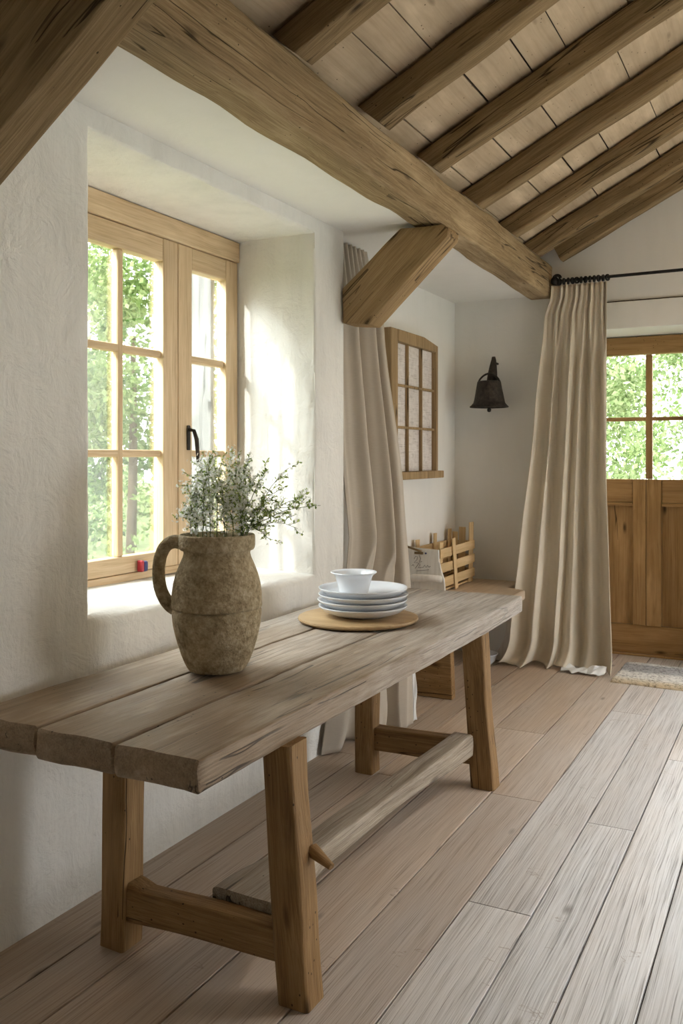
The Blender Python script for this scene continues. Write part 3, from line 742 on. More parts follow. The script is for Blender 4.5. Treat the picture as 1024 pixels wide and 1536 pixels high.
# ------------------------------------------------------------------ jug with flowers
JX, JY = -1.672, 2.352
jug = thing('stoneware_jug', 'big rough brown stoneware jug with one loop handle on the table', 'jug', (JX, JY, TZ+0.004))
prof = [(0.0, 0.0), (0.070, 0.0), (0.088, 0.003), (0.095, 0.012), (0.104, 0.030), (0.114, 0.055), (0.125, 0.088), (0.134, 0.120), (0.1405, 0.150), (0.1430, 0.178), (0.1432, 0.194),
        (0.1390, 0.1965), (0.1360, 0.2005), (0.1365, 0.2020), (0.1440, 0.2035), (0.1448, 0.208), (0.1440, 0.222), (0.1425, 0.250), (0.1385, 0.280), (0.1305, 0.312), (0.120, 0.340), (0.110, 0.362), (0.1065, 0.376), (0.1075, 0.384),
        (0.1170, 0.388), (0.1205, 0.393), (0.1220, 0.402), (0.1225, 0.420), (0.1220, 0.432), (0.1195, 0.4365), (0.1155, 0.4370), (0.112, 0.434), (0.108, 0.425), (0.100, 0.385), (0.100, 0.36), (0.116, 0.30), (0.128, 0.22), (0.118, 0.10), (0.09, 0.03), (0.0, 0.025)]
b = MB(); b.lathe([(max(r, 0.0005), z) for r, z in prof], (JX, JY, TZ+0.004), 96, wob=0.0025)
b.build('jug_body', M['jug'], jug, smooth=True)
u = V((-0.888, -0.46, 0))
hp = [(0.108, 0.408), (0.140, 0.412), (0.165, 0.398), (0.181, 0.368), (0.1875, 0.330), (0.187, 0.290), (0.180, 0.255), (0.166, 0.226), (0.150, 0.208), (0.136, 0.200)]
pts = []
for i in range(len(hp)-1):   # smooth sampling
    for k_ in range(4):
        t = k_/4; p0 = hp[max(i-1, 0)]; p1 = hp[i]; p2 = hp[i+1]; p3 = hp[min(i+2, len(hp)-1)]
        q = [0.5*(2*p1[a] + (p2[a]-p0[a])*t + (2*p0[a]-5*p1[a]+4*p2[a]-p3[a])*t*t + (3*p1[a]-p0[a]-3*p2[a]+p3[a])*t**3) for a in (0, 1)]
        pts.append(V((JX, JY, TZ+0.004+q[1])) + u*q[0])
pts.append(V((JX, JY, TZ+0.004+hp[-1][1])) + u*hp[-1][0])
b = MB(); n_ = len(pts); b.tube(pts, [0.0185 + 0.004*abs(2*i/(n_-1)-1)**3 for i in range(n_)], 16, flat=1.15)
b.build('handle', M['jug'], jug, smooth=True)

# bunch of flowers
bq = thing('flower_bunch', 'loose bunch of tiny white flowers and small green leaves standing in the jug', 'flowers', (JX, JY, TZ+0.04))
rngf = random.Random(11)
ux, uy = V((0.888, 0.46, 0)), V((-0.46, 0.888, 0))
def leaf_quad(mb, p, d, size, rng, w=0.5):
    d = d.normalized(); s = d.orthogonal().normalized()
    s = Matrix.Rotation(rng.uniform(0, 2*PI), 3, d) @ s; n = d.cross(s)
    mb.add([p, p + d*size*0.5 + s*size*w*0.5 + n*size*0.08, p + d*size, p + d*size*0.5 - s*size*w*0.5 + n*size*0.08], [(0, 1, 2, 3)])
def blossom(mb, p, d, r, rng):
    d = d.normalized(); s = d.orthogonal().normalized(); w = d.cross(s)
    vs = [p]; fs = []
    n = 5; a0 = rng.uniform(0, 2*PI)
    for k in range(n):
        a = a0 + 2*PI*k/n
        for da, rr, hh in ((-0.5, 0.75, 0.25), (0, 1.0, 0.35), (0.5, 0.75, 0.25)):
            vs.append(p + (s*math.cos(a+da) + w*math.sin(a+da))*r*rr + d*r*hh)
        fs.append((0, 1+3*k, 2+3*k, 3+3*k))
    mb.add(vs, fs)
def set_rnd(o, rng, per=1):
    n = len(o.data.polygons); vals = []
    while len(vals) < n: vals += [rng.random()]*per
    a = o.data.attributes.new('rnd', 'FLOAT', 'FACE'); a.data.foreach_set('value', vals[:n])
def sprig(tip, dense, flowery, lsize, spread, nbr):
    rng = rngf
    base = V((JX, JY, TZ+0.035)) + ux*rng.uniform(-0.05, 0.05) + uy*rng.uniform(-0.04, 0.04)
    mouth = V((JX, JY, 1.197)) + (V(tip)-V((JX, JY, 1.197))).normalized()*0.0
    lat = V((tip[0]-JX, tip[1]-JY, 0)); lat = lat*min(1, 0.085/max(lat.length, 1e-4))
    mouth = mouth + lat + ux*rng.uniform(-0.01, 0.01)
    if V(tip).z < 1.30 and (V(tip)-V((JX, JY, 1.2))).length > 0.14: mouth.z += 0.012
    tip = V(tip)
    pts = []
    for i in range(15):
        t = i/14
        if t < 0.4: p = base.lerp(mouth, t/0.4)
        else:
            s = (t-0.4)/0.6; c = mouth + (tip-mouth)*0.5 + V((0, 0, 0.045))
            p = mouth*(1-s)**2 + c*2*s*(1-s) + tip*s*s
        pts.append(p + V((rng.uniform(-1, 1), rng.uniform(-1, 1), rng.uniform(-1, 1)))*0.002)
    st = MB(); st.tube(pts, [0.0019 - 0.0012*i/14 for i in range(15)], 5)
    lv = MB(); fl = MB()
    for k in range(nbr):
        s = 6 + 8*(k+rng.random())/nbr; i = min(13, int(s)); p = pts[i].lerp(pts[i+1], s-int(s)) if i < 14 else pts[14]
        ax = (pts[min(14, i+1)]-pts[i]).normalized()
        d = (ax*0.75 + V((rng.gauss(0, 1), rng.gauss(0, 1), rng.gauss(0.25, 0.8)))*0.75).normalized()
        L = spread*rng.uniform(0.5, 1.2)
        q = p; br = [q]
        for j in range(4):
            d = (d + V((rng.gauss(0, 1), rng.gauss(0, 1), rng.gauss(0.1, 1)))*0.28).normalized(); q = q + d*L/4
            if q.z < 1.205 and (V((q.x-JX, q.y-JY))).length < 0.135: q.z = 1.21
            br.append(q)
            for _ in range(dense):
                off = V((rng.gauss(0, 1), rng.gauss(0, 1), rng.gauss(0, 1)))
                leaf_quad(lv, q - d*rng.random()*L/4, d + off*0.8, lsize*rng.uniform(0.6, 1.3), rng)
            for _ in range(flowery):
                off = V((rng.gauss(0, 1), rng.gauss(0, 1), rng.gauss(0.2, 1)))*0.007
                blossom(fl, q + off, off + d*0.003, rng.uniform(0.0038, 0.0062), rng)
        st.tube(br, [0.0010, 0.0009, 0.0008, 0.0007, 0.0005], 4)
    o = st.build('sprig', M['green_stem'], bq, smooth=True)
    l = lv.build('leaves', M['sprig_leaf'], o); set_rnd(l, rng)
    if fl.v:
        f = fl.build('blossoms', M['petal'], o); set_rnd(f, rng, 5)
def at(rx, up_, back): # metres to the right / above the rim centre / away from the viewer
    return V((JX, JY, 1.197)) + ux*rx + uy*back + V((0, 0, up_))
for tp in [(-0.075, 0.19, 0.03), (-0.06, 0.225, 0.07), (-0.03, 0.245, 0.02), (0.00, 0.215, 0.06), (0.03, 0.24, 0.10), (0.055, 0.20, 0.02), (0.085, 0.225, 0.05), (-0.085, 0.12, 0.02), (-0.04, 0.16, -0.03), (0.02, 0.15, -0.02), (0.07, 0.15, -0.01), (-0.02, 0.19, 0.10), (0.10, 0.17, 0.06), (-0.095, 0.06, 0.05), (0.05, 0.10, -0.03)]:
    sprig(at(*tp), 4, 3, 0.0095, 0.058, 17)
for tp in [(0.15, 0.20, 0.04), (0.22, 0.21, 0.02), (0.28, 0.12, 0.03), (0.335, 0.095, 0.02), (0.24, 0.085, 0.06), (0.19, 0.14, 0.0), (0.26, 0.02, 0.02), (0.17, -0.015, 0.0), (0.16, 0.09, -0.02)]:
    sprig(at(*tp), 2, 1, 0.0135, 0.052, 10)

# ------------------------------------------------------------------ board, plates, bowl
BX, BYc = -1.652, 3.335
t = thing('serving_board', 'round flat wooden board under the stack of white plates', 'board', (BX, BYc, TZ))
b = MB(); b.lathe([(0.0005, 0.004), (0.235, 0.004), (0.247, 0.008), (0.252, 0.015), (0.250, 0.021), (0.240, 0.024), (0.0005, 0.024)], (BX, BYc, TZ), 96, wob=0.003)
b.build('board_disc', M['board'], t, smooth=True, angle=50)
zt = TZ + 0.0255
PXc, PYc = -1.634, 3.345
names = ['lowest white plate of the stack, deep and resting on the wooden board', 'white plate second from the bottom of the stack on the wooden board', 'white plate third from the bottom, right under the topmost plate', 'topmost white plate of the stack, with the small bowl on it']
tz = [0.0, 0.0245, 0.049, 0.0735]
for i in range(4):
    r = [0.187, 0.189, 0.1885, 0.187][i]; z0 = zt + tz[i] + 0.0; dx, dy = [(0.0, 0.0), (-0.004, 0.003), (0.003, -0.002), (-0.001, 0.004)][i]
    o_ = 0.042
    pr = [(0.0005, 0.0), (0.100, 0.0), (0.104, 0.001), (0.108, 0.0045), (0.135, 0.010), (0.160, 0.019), (r-0.010, 0.032), (r-0.002, 0.039), (r, 0.0425), (r-0.001, 0.045), (r-0.005, 0.0445),
          (r-0.014, 0.038), (0.160, 0.0245), (0.133, 0.0150), (0.105, 0.0090), (0.0005, 0.0085)]
    b = MB(); b.lathe(pr, (PXc+dx, PYc+dy, z0), 80)
    o = b.build('plate', M['ceramic'], smooth=True, frame=Matrix.Translation((PXc+dx, PYc+dy, z0)), angle=60)
    tag(o, names[i], 'plate', 'stacked white plates on the board')
z0 = zt + tz[3] + 0.0098
QX, QY = PXc - 0.034, PYc - 0.018
pr = [(0.0005, 0.0), (0.052, 0.0), (0.056, 0.001), (0.059, 0.006), (0.064, 0.022), (0.070, 0.045), (0.077, 0.066), (0.083, 0.077), (0.096, 0.083), (0.0985, 0.0855), (0.097, 0.088), (0.090, 0.0868), (0.079, 0.082), (0.072, 0.066), (0.064, 0.044), (0.057, 0.018), (0.050, 0.009), (0.0005, 0.007)]
pr = [(r*0.99, z*1.13) for r, z in pr]
b = MB(); b.lathe(pr, (QX, QY, z0), 80); o = b.build('bowl', M['ceramic'], smooth=True, frame=Matrix.Translation((QX, QY, z0)), angle=60)
tag(o, 'small white flared bowl standing on the top plate', 'bowl')

# ------------------------------------------------------------------ curtains
def cloth_grid(name, fn, nu, nv, mat, parent, thick=0.003):
    mb = MB(); vs = [fn(i/nu, j/nv) for j in range(nv+1) for i in range(nu+1)]
    fs = [(j*(nu+1)+i, j*(nu+1)+i+1, (j+1)*(nu+1)+i+1, (j+1)*(nu+1)+i) for j in range(nv) for i in range(nu)]
    mb.add(vs, fs); o = mb.build(name, mat, parent, smooth=True)
    sm = o.modifiers.new('thick', 'SOLIDIFY'); sm.thickness = thick; sm.offset = 0
    return o
def lerp_tab(tab, x):
    for (a, va), (b_, vb) in zip(tab[:-1], tab[1:]):
        if x <= b_:
            t = (x-a)/(b_-a) if b_ > a else 0; t = max(0, min(1, t)); t = t*t*(3-2*t)*0.35 + t*0.65
            return va + (vb-va)*t
    return tab[-1][1]
# right curtain hanging from the iron rod
cr = thing('curtain', 'oatmeal linen curtain hanging from the iron rod beside the door', 'curtain', (-1.42, 6.17, 0.0))
Ltab = [(0, -1.548), (0.03, -1.552), (0.08, -1.595), (0.35, -1.655), (0.70, -1.725), (0.93, -1.785), (1, -1.83)]
Rtab = [(0, -1.172), (0.25, -1.168), (0.5, -1.165), (0.75, -1.145), (1, -1.122)]
def smooth(a, b_, x):
    t = max(0, min(1, (x-a)/(b_-a))); return t*t*(3-2*t)
def right_fn(uu, v):
    zt_ = 2.640
    z = zt_*(1-v)
    L, R = lerp_tab(Ltab, v), lerp_tab(Rtab, v)
    # lower folds merge, upper ones are tight pleats
    w = uu + 0.025*math.sin(uu*9+v*2.0) + 0.012*math.sin(uu*21+v*3)
    top = math.cos(2*PI*11*uu) * (0.6+0.4*math.cos(2*PI*4*uu+1))
    low = 0.75*math.sin(2*PI*5.2*w + 0.5 + 0.5*v) + 0.35*math.sin(2*PI*2.1*w + 2 - 0.8*v) + 0.22*math.sin(2*PI*9.5*w + 1.5*v)
    k = smooth(0.05, 0.22, v)
    A = 0.020*(1-k) + (0.034 + 0.034*v)*k
    f = top*(1-k) + low*k
    x = L + (R-L)*(uu + 0.012*k*math.sin(2*PI*5.2*w+1.9))
    y = 6.185 - 0.01 - 0.05*v - A*f
    y -= 0.12*smooth(0.35, 0.80, v)*(1-smooth(0.12, 0.60, uu))
    if v > 0.93:
        q = (v-0.93)/0.07
        y -= 0.055*q*q*(1 + 0.6*math.sin(uu*13)) * (0.25+0.75*smooth(0.0, 0.25, uu))
        x -= 0.03*q*q*(1-uu)
        z = 2.640*0.07*(1-q)**1.25 + 0.010 + 0.012*q*q*(1+math.sin(uu*23+1))
    z += 0.004*noise.noise(V((uu*9, v*9, 3)))
    y += 0.006*noise.noise(V((uu*7, v*6, 1)))
    y = min(y, 6.28)
    return (x, y, z)
cloth_grid('curtain_panel', right_fn, 150, 110, M['linen'], cr, 0.004)
# heading tape
def head_fn(uu, v):
    x, y, z = right_fn(uu, 0.0); x2, y2, z2 = right_fn(uu, 0.045*v)
    return (x2, y2-0.003, z2)
# turned hem showing the white lining
def hem_fn(uu, v):
    x = -1.44 + 0.29*uu
    y = 6.06 - 0.10*v + 0.012*math.sin(uu*15) + 0.01*math.sin(uu*31+v*2)
    z = 0.010 + 0.040*(1-v)*(0.6+0.4*math.sin(uu*7+2)) + 0.010*abs(math.sin(uu*11+v*3))
    return (x, y-0.02*uu, z)
cloth_grid('turned_hem', hem_fn, 60, 14, M['lining'], cr, 0.003)['label'] = 'white lining at the hem'

# iron rod, finial, rings
rod = thing('curtain_rod', 'black iron curtain rod along the far wall above the door', 'rod', (-1.0, 6.18, 2.672))
b = MB(); b.tube([(-1.54, 6.18, 2.672), (0.4, 6.18, 2.676)], 0.0105, 14); b.build('pole', M['black_iron'], rod, smooth=True, angle=50)
b = MB()
b.lathe([(0.0005, -0.03), (0.012, -0.029), (0.022, -0.02), (0.028, -0.004), (0.026, 0.012), (0.016, 0.026), (0.0005, 0.031)], (-1.530, 6.18, 2.676), 20)
sp = [(-1.512+0.030*math.cos(a)*(1-a/18), 6.165, 2.692+0.026*math.sin(a)*(1-a/18)) for a in [i*0.35 for i in range(30)]]
b.tube(sp, 0.006, 8)
b.build('finial', M['black_iron'], rod, smooth=True)
b = MB(); b.tube([(-1.535, 6.299, 2.668), (-1.535, 6.21, 2.668), (-1.535, 6.185, 2.668)], 0.007, 8); b.lathe([(0.0005, -0.004), (0.02, -0.004), (0.02, 0.004), (0.0005, 0.004)], (-1.535, 6.295, 2.668), 16); b.build('bracket', M['black_iron'], rod, smooth=True)
for i in range(13):
    x = -1.525 + i*0.0295
    b = MB(); ang = random.uniform(-0.6, 0.6); rr = 0.0185; th_ = 0.0056
    ring = []
    for k in range(20):
        a = 2*PI*k/20; ring.append(V((x + rr*math.sin(ang)*math.cos(a), 6.18 + rr*math.cos(ang)*math.cos(a), 2.668 + rr*math.sin(a))))
    rs = []
    for k in range(20):
        p = ring[k]; tdir = (ring[(k+1) % 20]-ring[k-1]).normalized(); ndir = (p-V((x, 6.18, 2.668))).normalized(); bd = tdir.cross(ndir)
        rs.append([p + ndir*th_*math.cos(q) + bd*th_*1.6*math.sin(q) for q in (2*PI*j/8 for j in range(8))])
    b.rings(rs + [rs[0]], False, False)
    r_ = b.build('curtain_ring', M['black_iron'], smooth=True)
    r_.parent = rod; r_.matrix_basis = world(rod).inverted()

# left curtain
cl_ = thing('curtain', 'stone coloured linen curtain hanging between the window wall and the alcove', 'curtain', (-2.0, 4.25, 0.0))
def left_fn(uu, v):
    z = 2.588*(1-v)
    lx = lerp_tab([(0, -2.17), (0.40, -2.12), (0.60, -2.068), (0.75, -2.066), (0.9, -2.062), (1, -2.062)], v); ly = lerp_tab([(0, 4.075), (0.60, 4.06), (0.70, 4.01), (0.82, 3.90), (1, 3.755)], v)
    rx = lerp_tab([(0, -2.15), (0.18, -2.12), (0.5, -2.02), (0.75, -1.94), (1, -1.875)], v); ry = lerp_tab([(0, 4.44), (0.14, 4.60), (0.5, 4.63), (0.75, 4.56), (1, 4.44)], v)
    w = uu + 0.03*math.sin(uu*7+v*1.5)
    top = math.cos(2*PI*8*uu)
    low = 0.95*math.sin(2*PI*3.1*w + 1.0 + 0.5*v) + 0.35*math.sin(2*PI*1.3*w + 0.6) + 0.30*math.sin(2*PI*5.7*w + 2.2*v)
    k = smooth(0.02, 0.16, v)
    A = 0.016*(1-k) + (0.038+0.018*v)*k
    bag = 0.9*math.sin(2*PI*2.3*w + 0.4) + 0.35*math.sin(2*PI*4.6*w + 2*v)
    kb = smooth(0.70, 0.93, v); low = low*(1-kb) + bag*kb
    f = top*(1-k) + low*k
    edge = smooth(0, 0.16, uu)
    nrm = V((0.93, -0.37, 0))
    P = V((lx + (rx-lx)*uu, ly + (ry-ly)*uu, 0)) + nrm*A*f*(0.08+0.92*edge)*(1-0.65*smooth(0.82, 1.0, uu))
    if v > 0.90:
        q = (v-0.90)/0.10
        P += nrm*0.10*q*(1-q)*math.sin(PI*min(1, uu*1.25))*1.5
        z = 0.2588*(1-q)**1.1 + 0.008
    z += 0.003*noise.noise(V((uu*9, v*9, 8)))
    x = P.x
    if P.y < 4.045: x = max(x, XL+0.012)
    x = min(x, -2.028 + 0.25*max(0, abs(z-0.72)-0.12) + 0.6*max(0, P.y-4.32))
    x = max(x, XA+0.01)
    return (x, max(P.y, 3.752), z)
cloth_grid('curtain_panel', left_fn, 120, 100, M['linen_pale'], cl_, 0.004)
def edge_fn(uu, v):
    vv = 0.77 + 0.225*v
    p = V(left_fn(1.0, vv)); q = V(left_fn(0.97, vv)); d_ = (p-q).normalized()
    r = p + d_*(0.004 + 0.035*uu) + V((0.012, -0.015, 0))*math.sin(v*17+uu*2)*uu
    return (r.x, r.y, max(0.01, r.z))
cloth_grid('curtain_lining', edge_fn, 5, 50, M['lining'], cl_, 0.002)['label'] = 'white lining edge'

# ------------------------------------------------------------------ bell
bl_ = thing('iron_bell', 'dark rusty iron bell hanging on the far wall', 'bell', (-1.995, 6.15, 1.80))
bx, by = -1.995, 6.150
b = MB(); b.lathe([(0.0005, 0.190), (0.070, 0.189), (0.0815, 0.186), (0.085, 0.180), (0.092, 0.140), (0.101, 0.090), (0.108, 0.050), (0.114, 0.030), (0.128, 0.014), (0.138, 0.006), (0.138, -0.001), (0.130, -0.002), (0.118, 0.012), (0.108, 0.030), (0.100, 0.085), (0.088, 0.150), (0.078, 0.178), (0.0005, 0.182)], (bx, by, 1.805), 56, wob=0.003)
b.build('bell_body', M['iron'], bl_, smooth=True, angle=60)
b = MB(); b.tube([(bx-0.080+0.160*i/14, by-0.004, 1.985 + 0.062*math.sin(PI*i/14)**0.7) for i in range(15)], 0.006, 8, flat=1.5); b.build('bell_loop', M['iron'], bl_, smooth=True)
b = MB(); b.tube([(bx+0.012, by+0.03, 1.985), (bx+0.014, by+0.035, 2.05), (bx+0.018, by+0.04, 2.11), (bx+0.020, by+0.045, 2.150), (bx+0.019, by+0.045, 2.172)], [0.040, 0.034, 0.025, 0.017, 0.012], 10)
b.tube([(bx+0.018, by+0.05, 2.13), (bx+0.018, 6.298, 2.13)], 0.008, 8)
b.build('hanger', M['iron'], bl_, smooth=True)
b = MB(); b.tube([(bx, by, 1.985), (bx, by, 1.80), (bx, by, 1.79)], [0.004, 0.005, 0.006], 8); b.lathe([(0.0005, -0.018), (0.012, -0.014), (0.015, 0.0), (0.010, 0.012), (0.0005, 0.015)], (bx, by, 1.788), 14); b.build('clapper', M['iron'], bl_, smooth=True)

# ------------------------------------------------------------------ bench in the alcove
BZ = 0.55
bn = thing('alcove_bench', 'low pale wooden bench along the alcove wall under the small window', 'bench', (-1.98, 5.6, 0.0))
b = MB(); b.prism([(XA+0.006, 4.97, BZ-0.065), (-1.655, 4.97, BZ-0.065), (-1.655, 5.885, BZ-0.065), (-1.80, 5.945, BZ-0.065), (-1.80, 6.285, BZ-0.065), (XA+0.006, 6.285, BZ-0.065)], (0, 0, 0.065)); b.build('seat', M['bench'], bn, bevel=0.012, seg=3)
b = MB(); b.prism([(-2.24, 4.985, 0.001), (-1.845, 4.985, 0.001), (-1.862, 4.985, BZ-0.066), (-2.22, 4.985, BZ-0.066)], (0, 0.06, 0)); b.build('slab_leg', M['leg'], bn, bevel=0.006)
pl = [(-1.70, BZ-0.066)] + [(-1.695 + 0.02*math.sin(t*PI/8), BZ-0.066 - t*0.06) for t in range(1, 8)] + [(-1.66, 0.001)]
left = []
for i in range(15):
    t = i/14; z = 0.001 + (BZ-0.068)*t
    left.append((-1.985 + 0.125*math.sin(min(1, t*1.9)*PI/2)**0.8 - 0.035*smooth(0.6, 1.0, t), z))
poly = [(x, 6.115, z) for x, z in left] + [(-1.765, 6.115, BZ-0.067), (-1.765, 6.115, 0.3), (-1.765, 6.115, 0.001)]
b = MB(); b.prism(poly, (0, 0.09, 0)); b.build('scroll_leg', M['whitewash'], bn, bevel=0.008)['label'] = 'white curved leg against the far wall'

# crate of pale laths
cb = thing('lath_crate', 'small open crate of pale woven laths on the alcove bench', 'crate', (-2.05, 5.85, BZ))
CX0, CX1, CY0, CY1 = -2.285, -2.105, 5.44, 6.12
def bar(nm, p0, p1, w, h, up, seed, mat='lath', par=None):
    return timber(nm, p0, p1, w, h, M[mat], par or cb, up=up, seed=seed, amp=0.002, c=0.003, step=0.08)
z0 = BZ + 0.005
for i in range(3):
    z = z0 + 0.062 + i*0.098
    bw = 0.004*(i % 2)
    bar('slat', (CX1+0.008, CY0, z), (CX1+0.008, CY1, z+0.006), 0.007, 0.062, (0, 0, 1), 40+i)
    bar('slat', (CX0-0.008, CY0, z), (CX0-0.008, CY1, z), 0.007, 0.062, (0, 0, 1), 50+i)
    bar('slat', (CX0, CY1+0.008, z), (CX1, CY1+0.008, z), 0.007, 0.062, (0, 0, 1), 60+i)
    bar('slat', (CX0, CY0-0.008, z), (CX1, CY0-0.008, z), 0.007, 0.062, (0, 0, 1), 70+i)
for k, (x, y, h, w) in enumerate(((CX1-0.004, CY1-0.05, 0.425, 0.085), (CX1-0.085, CY1-0.01, 0.385, 0.05), (CX0+0.005, CY1-0.03, 0.37, 0.06), (CX0+0.005, CY0+0.04, 0.34, 0.06), (CX1-0.004, CY0+0.03, 0.33, 0.06), (CX0+0.005, 5.80, 0.36, 0.05), (CX1-0.14, CY1-0.012, 0.35, 0.04))):
    bar('upright', (x, y, z0), (x+0.004, y+0.01, z0+h), 0.009, w, (0, 1, 0) if k in (0, 3, 4, 5, 2) else (1, 0, 0), 80+k)
bar('front_upright', (CX1+0.020, 5.72, z0), (CX1+0.020, 5.66, z0+0.345), 0.008, 0.055, (0, 1, 0), 90)
b = MB(); b.box((CX0, CY0, z0), (CX1-0.01, CY1, z0+0.012)); b.build('bottom', M['lath'], cb, bevel=0.002)
def firewood(p0, p1, r, seed, label):
    o = timber('kindling_stick', p0, p1, r*2, r*1.8, M['leg'], seed=seed, amp=0.004, c=r*0.6, step=0.05)
    tag(o, label, 'kindling', 'kindling in the crate')
firewood((-2.235, 5.55, z0+0.045), (-2.23, 6.00, z0+0.05), 0.027, 95, 'dark stick of kindling low inside the lath crate, nearer the alcove wall')
firewood((-2.165, 5.52, z0+0.045), (-2.16, 5.98, z0+0.048), 0.025, 96, 'dark stick of kindling low inside the lath crate, nearer the bench edge')

# white painted board with scribbles leaning at the crate's end
wb = thing('painted_board', 'white painted board with faint handwriting leaning against the lath crate', 'sign', (-2.12, 5.40, BZ))
Yw = 5.31
def bp(x, z): return (x, Yw + 0.10*(z-BZ), z)
edge = [(-2.06, 0.002), (-2.062, 0.06), (-2.072, 0.12), (-2.095, 0.18), (-2.11, 0.235), (-2.115, 0.30)]
poly = [bp(-2.285, BZ+0.002)] + [bp(x+0.045, BZ+z) for x, z in edge] + [bp(-2.285, BZ+0.31)]
b = MB(); b.prism(poly, (0, 0.020, 0)); b.build('board_panel', M['whitewash'], wb, bevel=0.004)
b = MB()
strokes = [[(-2.235, .235), (-2.225, .255), (-2.212, .250), (-2.215, .232), (-2.235, .212), (-2.208, .212)],
           [(-2.20, .262), (-2.19, .24), (-2.198, .215), (-2.18, .222)],
           [(-2.225, .175), (-2.20, .21), (-2.192, .20), (-2.205, .18), (-2.17, .185), (-2.16, .20), (-2.15, .185), (-2.14, .20), (-2.13, .188), (-2.12, .195)],
           [(-2.215, .16), (-2.18, .165), (-2.13, .172)], [(-2.25, .19), (-2.24, .20), (-2.235, .188)]]
for s_ in strokes: b.tube([V(bp(x, BZ+z)) + V((0, -0.0012, 0)) for x, z in s_], 0.0014, 5)
b.build('handwriting', M['ink'], wb, smooth=True)['label'] = 'faint dark handwriting'
b = MB(); b.tube([(-2.235, Yw-0.025, BZ+0.115), (-2.22, Yw-0.025, BZ+0.118), (-2.12, Yw-0.022, BZ+0.125), (-2.03, Yw-0.02, BZ+0.122)], [0.022, 0.026, 0.022, 0.022], 14); b.build('handle', M['whitewash'], wb, smooth=True)
b = MB(); b.tube([V(bp(-2.155, BZ+0.275))+V((0, 0.004, 0)), V(bp(-2.155, BZ+0.275))+V((0, -0.004, 0))], 0.006, 12); b.build('blue_dot', M['tagblue'], wb)['label'] = 'small blue dot'
SHX = -0.0
t = thing('wooden_dowel', 'short dark dowel with a knob at the top of the white painted board', 'dowel', (-2.25, 5.38, BZ+0.29))
b = MB(); b.tube([(-2.280, 5.310, BZ+0.318), (-2.18, 5.322, BZ+0.286)], 0.007, 10); b.build('shaft', M['brass'], t, smooth=True)
b = MB(); b.lathe([(0.0005, -0.016), (0.012, -0.012), (0.015, 0), (0.012, 0.012), (0.0005, 0.016)], (-2.284, 5.309, BZ+0.319), 14); b.build('knob', M['black_iron'], t, smooth=True)
b = MB(); b.box((-2.23, 5.322, BZ+0.268), (-2.17, 5.331, BZ+0.284)); b.build('clip', M['brass'], t, bevel=0.002)
# white bowl on the floor below the bench
b = MB(); b.lathe([(0.0005, 0.002), (0.06, 0.002), (0.09, 0.03), (0.105, 0.075), (0.112, 0.078), (0.108, 0.082), (0.098, 0.076), (0.084, 0.034), (0.0005, 0.012)], (-1.98, 5.95, 0.0), 48)
tag(b.build('basin', M['ceramic'], smooth=True, frame=Matrix.Translation((-1.98, 5.95, 0))), 'shallow white bowl on the floor under the alcove bench', 'bowl')

# ------------------------------------------------------------------ doormat
def build_mat():
    x0, x1, y0, y1 = -1.09, -0.25, 5.84, 6.40
    nx, ny = 130, 80; mb = MB(); vs = []
    for j in range(ny+1):
        for i in range(nx+1):
            u_, v_ = i/nx, j/ny
            e = min(1, min(u_*(x1-x0), (1-u_)*(x1-x0), v_*(y1-y0), (1-v_)*(y1-y0))/0.02)
            z = 0.004 + 0.020*math.sqrt(max(0, 1-(1-e)**2)) + 0.0035*math.sin(v_*ny*1.4)*math.sin(u_*nx*1.1 + (j % 2)*1.5)*e + 0.004*noise.noise(V((u_*14, v_*9, 0)))*e
            vs.append((x0+(x1-x0)*u_ + 0.008*noise.noise(V((v_*5, 0, 7))), y0+(y1-y0)*v_ + 0.010*noise.noise(V((u_*4, 3, 0))) - 0.03*(u_-0.4), z))
    fs = [(j*(nx+1)+i, j*(nx+1)+i+1, (j+1)*(nx+1)+i+1, (j+1)*(nx+1)+i) for j in range(ny) for i in range(nx)]
    bd = [i for i in range(nx+1)] + [j*(nx+1)+nx for j in range(1, ny+1)] + [ny*(nx+1)+i for i in range(nx-1, -1, -1)] + [j*(nx+1) for j in range(ny-1, 0, -1)]
    mb.add(vs, fs)
    lo = len(mb.v); mb.v += [(mb.v[i][0], mb.v[i][1], 0.001) for i in bd]; n = len(bd)
    fs2 = [(bd[k], bd[(k+1) % n], lo+(k+1) % n, lo+k) for k in range(n)] + [tuple(lo+k for k in range(n))]
    mb.f += fs2; mb.mi += [0]*len(fs2)
    o = mb.build('doormat', M['rug'], smooth=True, frame=Matrix.Translation((x0, y0, 0)), angle=60)
    tag(o, 'thick woven grey and cream wool mat on the floor before the door', 'mat')
build_mat()

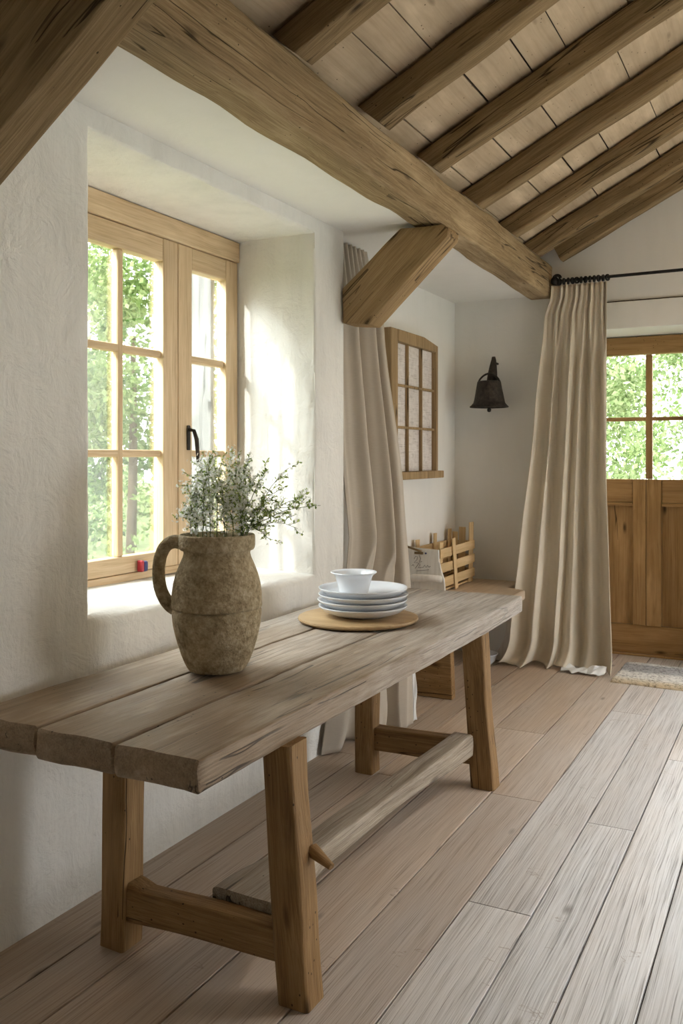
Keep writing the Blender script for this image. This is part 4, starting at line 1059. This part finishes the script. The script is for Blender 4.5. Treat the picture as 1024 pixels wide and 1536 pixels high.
# ------------------------------------------------------------------ outside
mb = MB(); mb.box((-40, -30, -0.5), (XO-0.02, 45, -0.25)); mb.box((XO-0.02, 7.5, -0.5), (40, 45, -0.25)); mb.box((XR+0.4, -30, -0.5), (40, 7.5, -0.25))
structure(mb.build('ground_outside', M['lawn']), 'green lawn outside the windows', 'lawn')
def tree(x, y, h, r, mat, label, n, seed, low=0.0, ls=0.085):
    rng = random.Random(seed)
    t = thing('garden_tree', label, 'tree', (x, y, -0.25), 'trees in the garden')
    b = MB(); b.tube([(x, y, -0.25), (x+0.05, y, h*0.35), (x, y+0.06, h*0.7)], [0.07, 0.05, 0.03], 10); b.build('trunk', M['bark'], t, smooth=True)
    clumps = []
    for k in range(46):
        a = rng.uniform(0, 2*PI); q = rng.random()
        z = low + (h-low)*q
        rr = r*math.sqrt(rng.random())*(0.55+0.45*math.sin(PI*min(1, 0.15+q*0.85)))
        clumps.append((V((x+rr*math.cos(a), y+rr*math.sin(a), z)), rng.uniform(0.22, 0.5)))
    mb = MB(); vals = []
    for k in range(n):
        c, s = rng.choice(clumps)
        d = V((rng.gauss(0, 1), rng.gauss(0, 1), rng.gauss(0, 1))).normalized()
        p = c + d*s*rng.random()**0.4
        leaf_quad(mb, p, d + V((rng.gauss(0, .7), rng.gauss(0, .7), rng.gauss(-0.2, .7))), ls*rng.uniform(0.6, 1.3), rng, 0.6)
    o = mb.build('crown', mat, t); set_rnd(o, rng)
tree(-7.0, 8.1, 4.1, 1.25, M['tree_leaf'], 'leafy green tree outside the left window, nearest the glass', 12000, 1)
tree(-12.5, 12.2, 5.6, 2.3, M['tree_leaf_dark'], 'darker tree well behind the nearest tree outside the left window', 11000, 2, ls=0.12)
tree(-7.4, 12.2, 4.8, 1.6, M['tree_leaf'], 'green tree outside the left window, seen through its right casement', 11000, 3)
tree(-17.0, 17.5, 8.5, 3.2, M['tree_leaf_pale'], 'tall pale tree farthest away outside the left window', 10000, 4, ls=0.18)
tree(-2.6, 11.3, 3.6, 1.05, M['tree_leaf_pale'], 'pale green tree outside the door, nearest its panes', 11000, 5)
tree(-1.3, 14.7, 4.0, 1.4, M['tree_leaf_pale'], 'pale green tree outside the door, behind the nearest one', 12000, 6)
tree(-3.9, 18.9, 5.6, 2.2, M['tree_leaf'], 'large green tree standing farthest off outside the door', 10000, 7, ls=0.13)

# ------------------------------------------------------------------ light
w = bpy.data.worlds.new('sky'); bpy.context.scene.world = w; w.use_nodes = True
nt = w.node_tree; nt.nodes.clear()
sky = nd(nt, 'ShaderNodeTexSky', sky_type='HOSEK_WILKIE', turbidity=5.0, ground_albedo=0.4)
sky.sun_direction = (-0.26, -0.88, 0.40)
colr = mix(nt, 0.72, sky.outputs[0], (1.0, 1.0, 1.0))
bg = nd(nt, 'ShaderNodeBackground', {'Color': colr, 'Strength': 6.5})
nt.links.new(bg.outputs[0], nd(nt, 'ShaderNodeOutputWorld').inputs[0])
def sun(dirv, e, ang, col):
    l = bpy.data.lights.new('sun', 'SUN'); l.energy = e; l.angle = math.radians(ang); l.color = col
    o = bpy.data.objects.new('sun', l); C.objects.link(o)
    o.rotation_euler = V(dirv).to_track_quat('-Z', 'Y').to_euler()
sun((1.0, 3.2, -1.25), 5.0, 2.5, (1.0, 0.975, 0.94))
def fill_light(loc, dirv, sx, sy, e, col=(0.93, 0.968, 1.0), spread=180):
    l = bpy.data.lights.new('daylight_fill', 'AREA'); l.shape = 'RECTANGLE'; l.size = sx; l.size_y = sy; l.spread = math.radians(spread); l.energy = e; l.color = col
    o = bpy.data.objects.new('daylight_fill', l); C.objects.link(o); o.location = loc
    o.rotation_euler = V(dirv).to_track_quat('-Z', 'Z').to_euler()
fill_light((XR+0.1, 5.05, 1.45), (-1, -0.35, -0.5), 1.6, 1.3, 16, spread=130)
fill_light((1.35, 4.6, 4.6), (-0.05, -0.04, -1.0), 0.75, 2.6, 165, spread=125)  # added lamp in the invented skylight shaft, lifts the floor brightness
fill_light((-3.5, 2.3, 3.3), (1.25, 0.75, -1.9), 0.9, 1.6, 190, col=(0.90, 0.95, 1.0))  # added lamp hung in the open outside the left window, brightens reveal and sill

sc = bpy.context.scene
sc.view_settings.view_transform = 'Standard'; sc.view_settings.look = 'None'
sc.view_settings.gamma = 1.0; sc.view_settings.use_curve_mapping = False
sc.view_settings.exposure = 0.45
sc.cycles.use_denoising = True
sc.cycles.max_bounces = 10; sc.cycles.diffuse_bounces = 6; sc.cycles.transparent_max_bounces = 12
sc.cycles.sample_clamp_indirect = 8.0
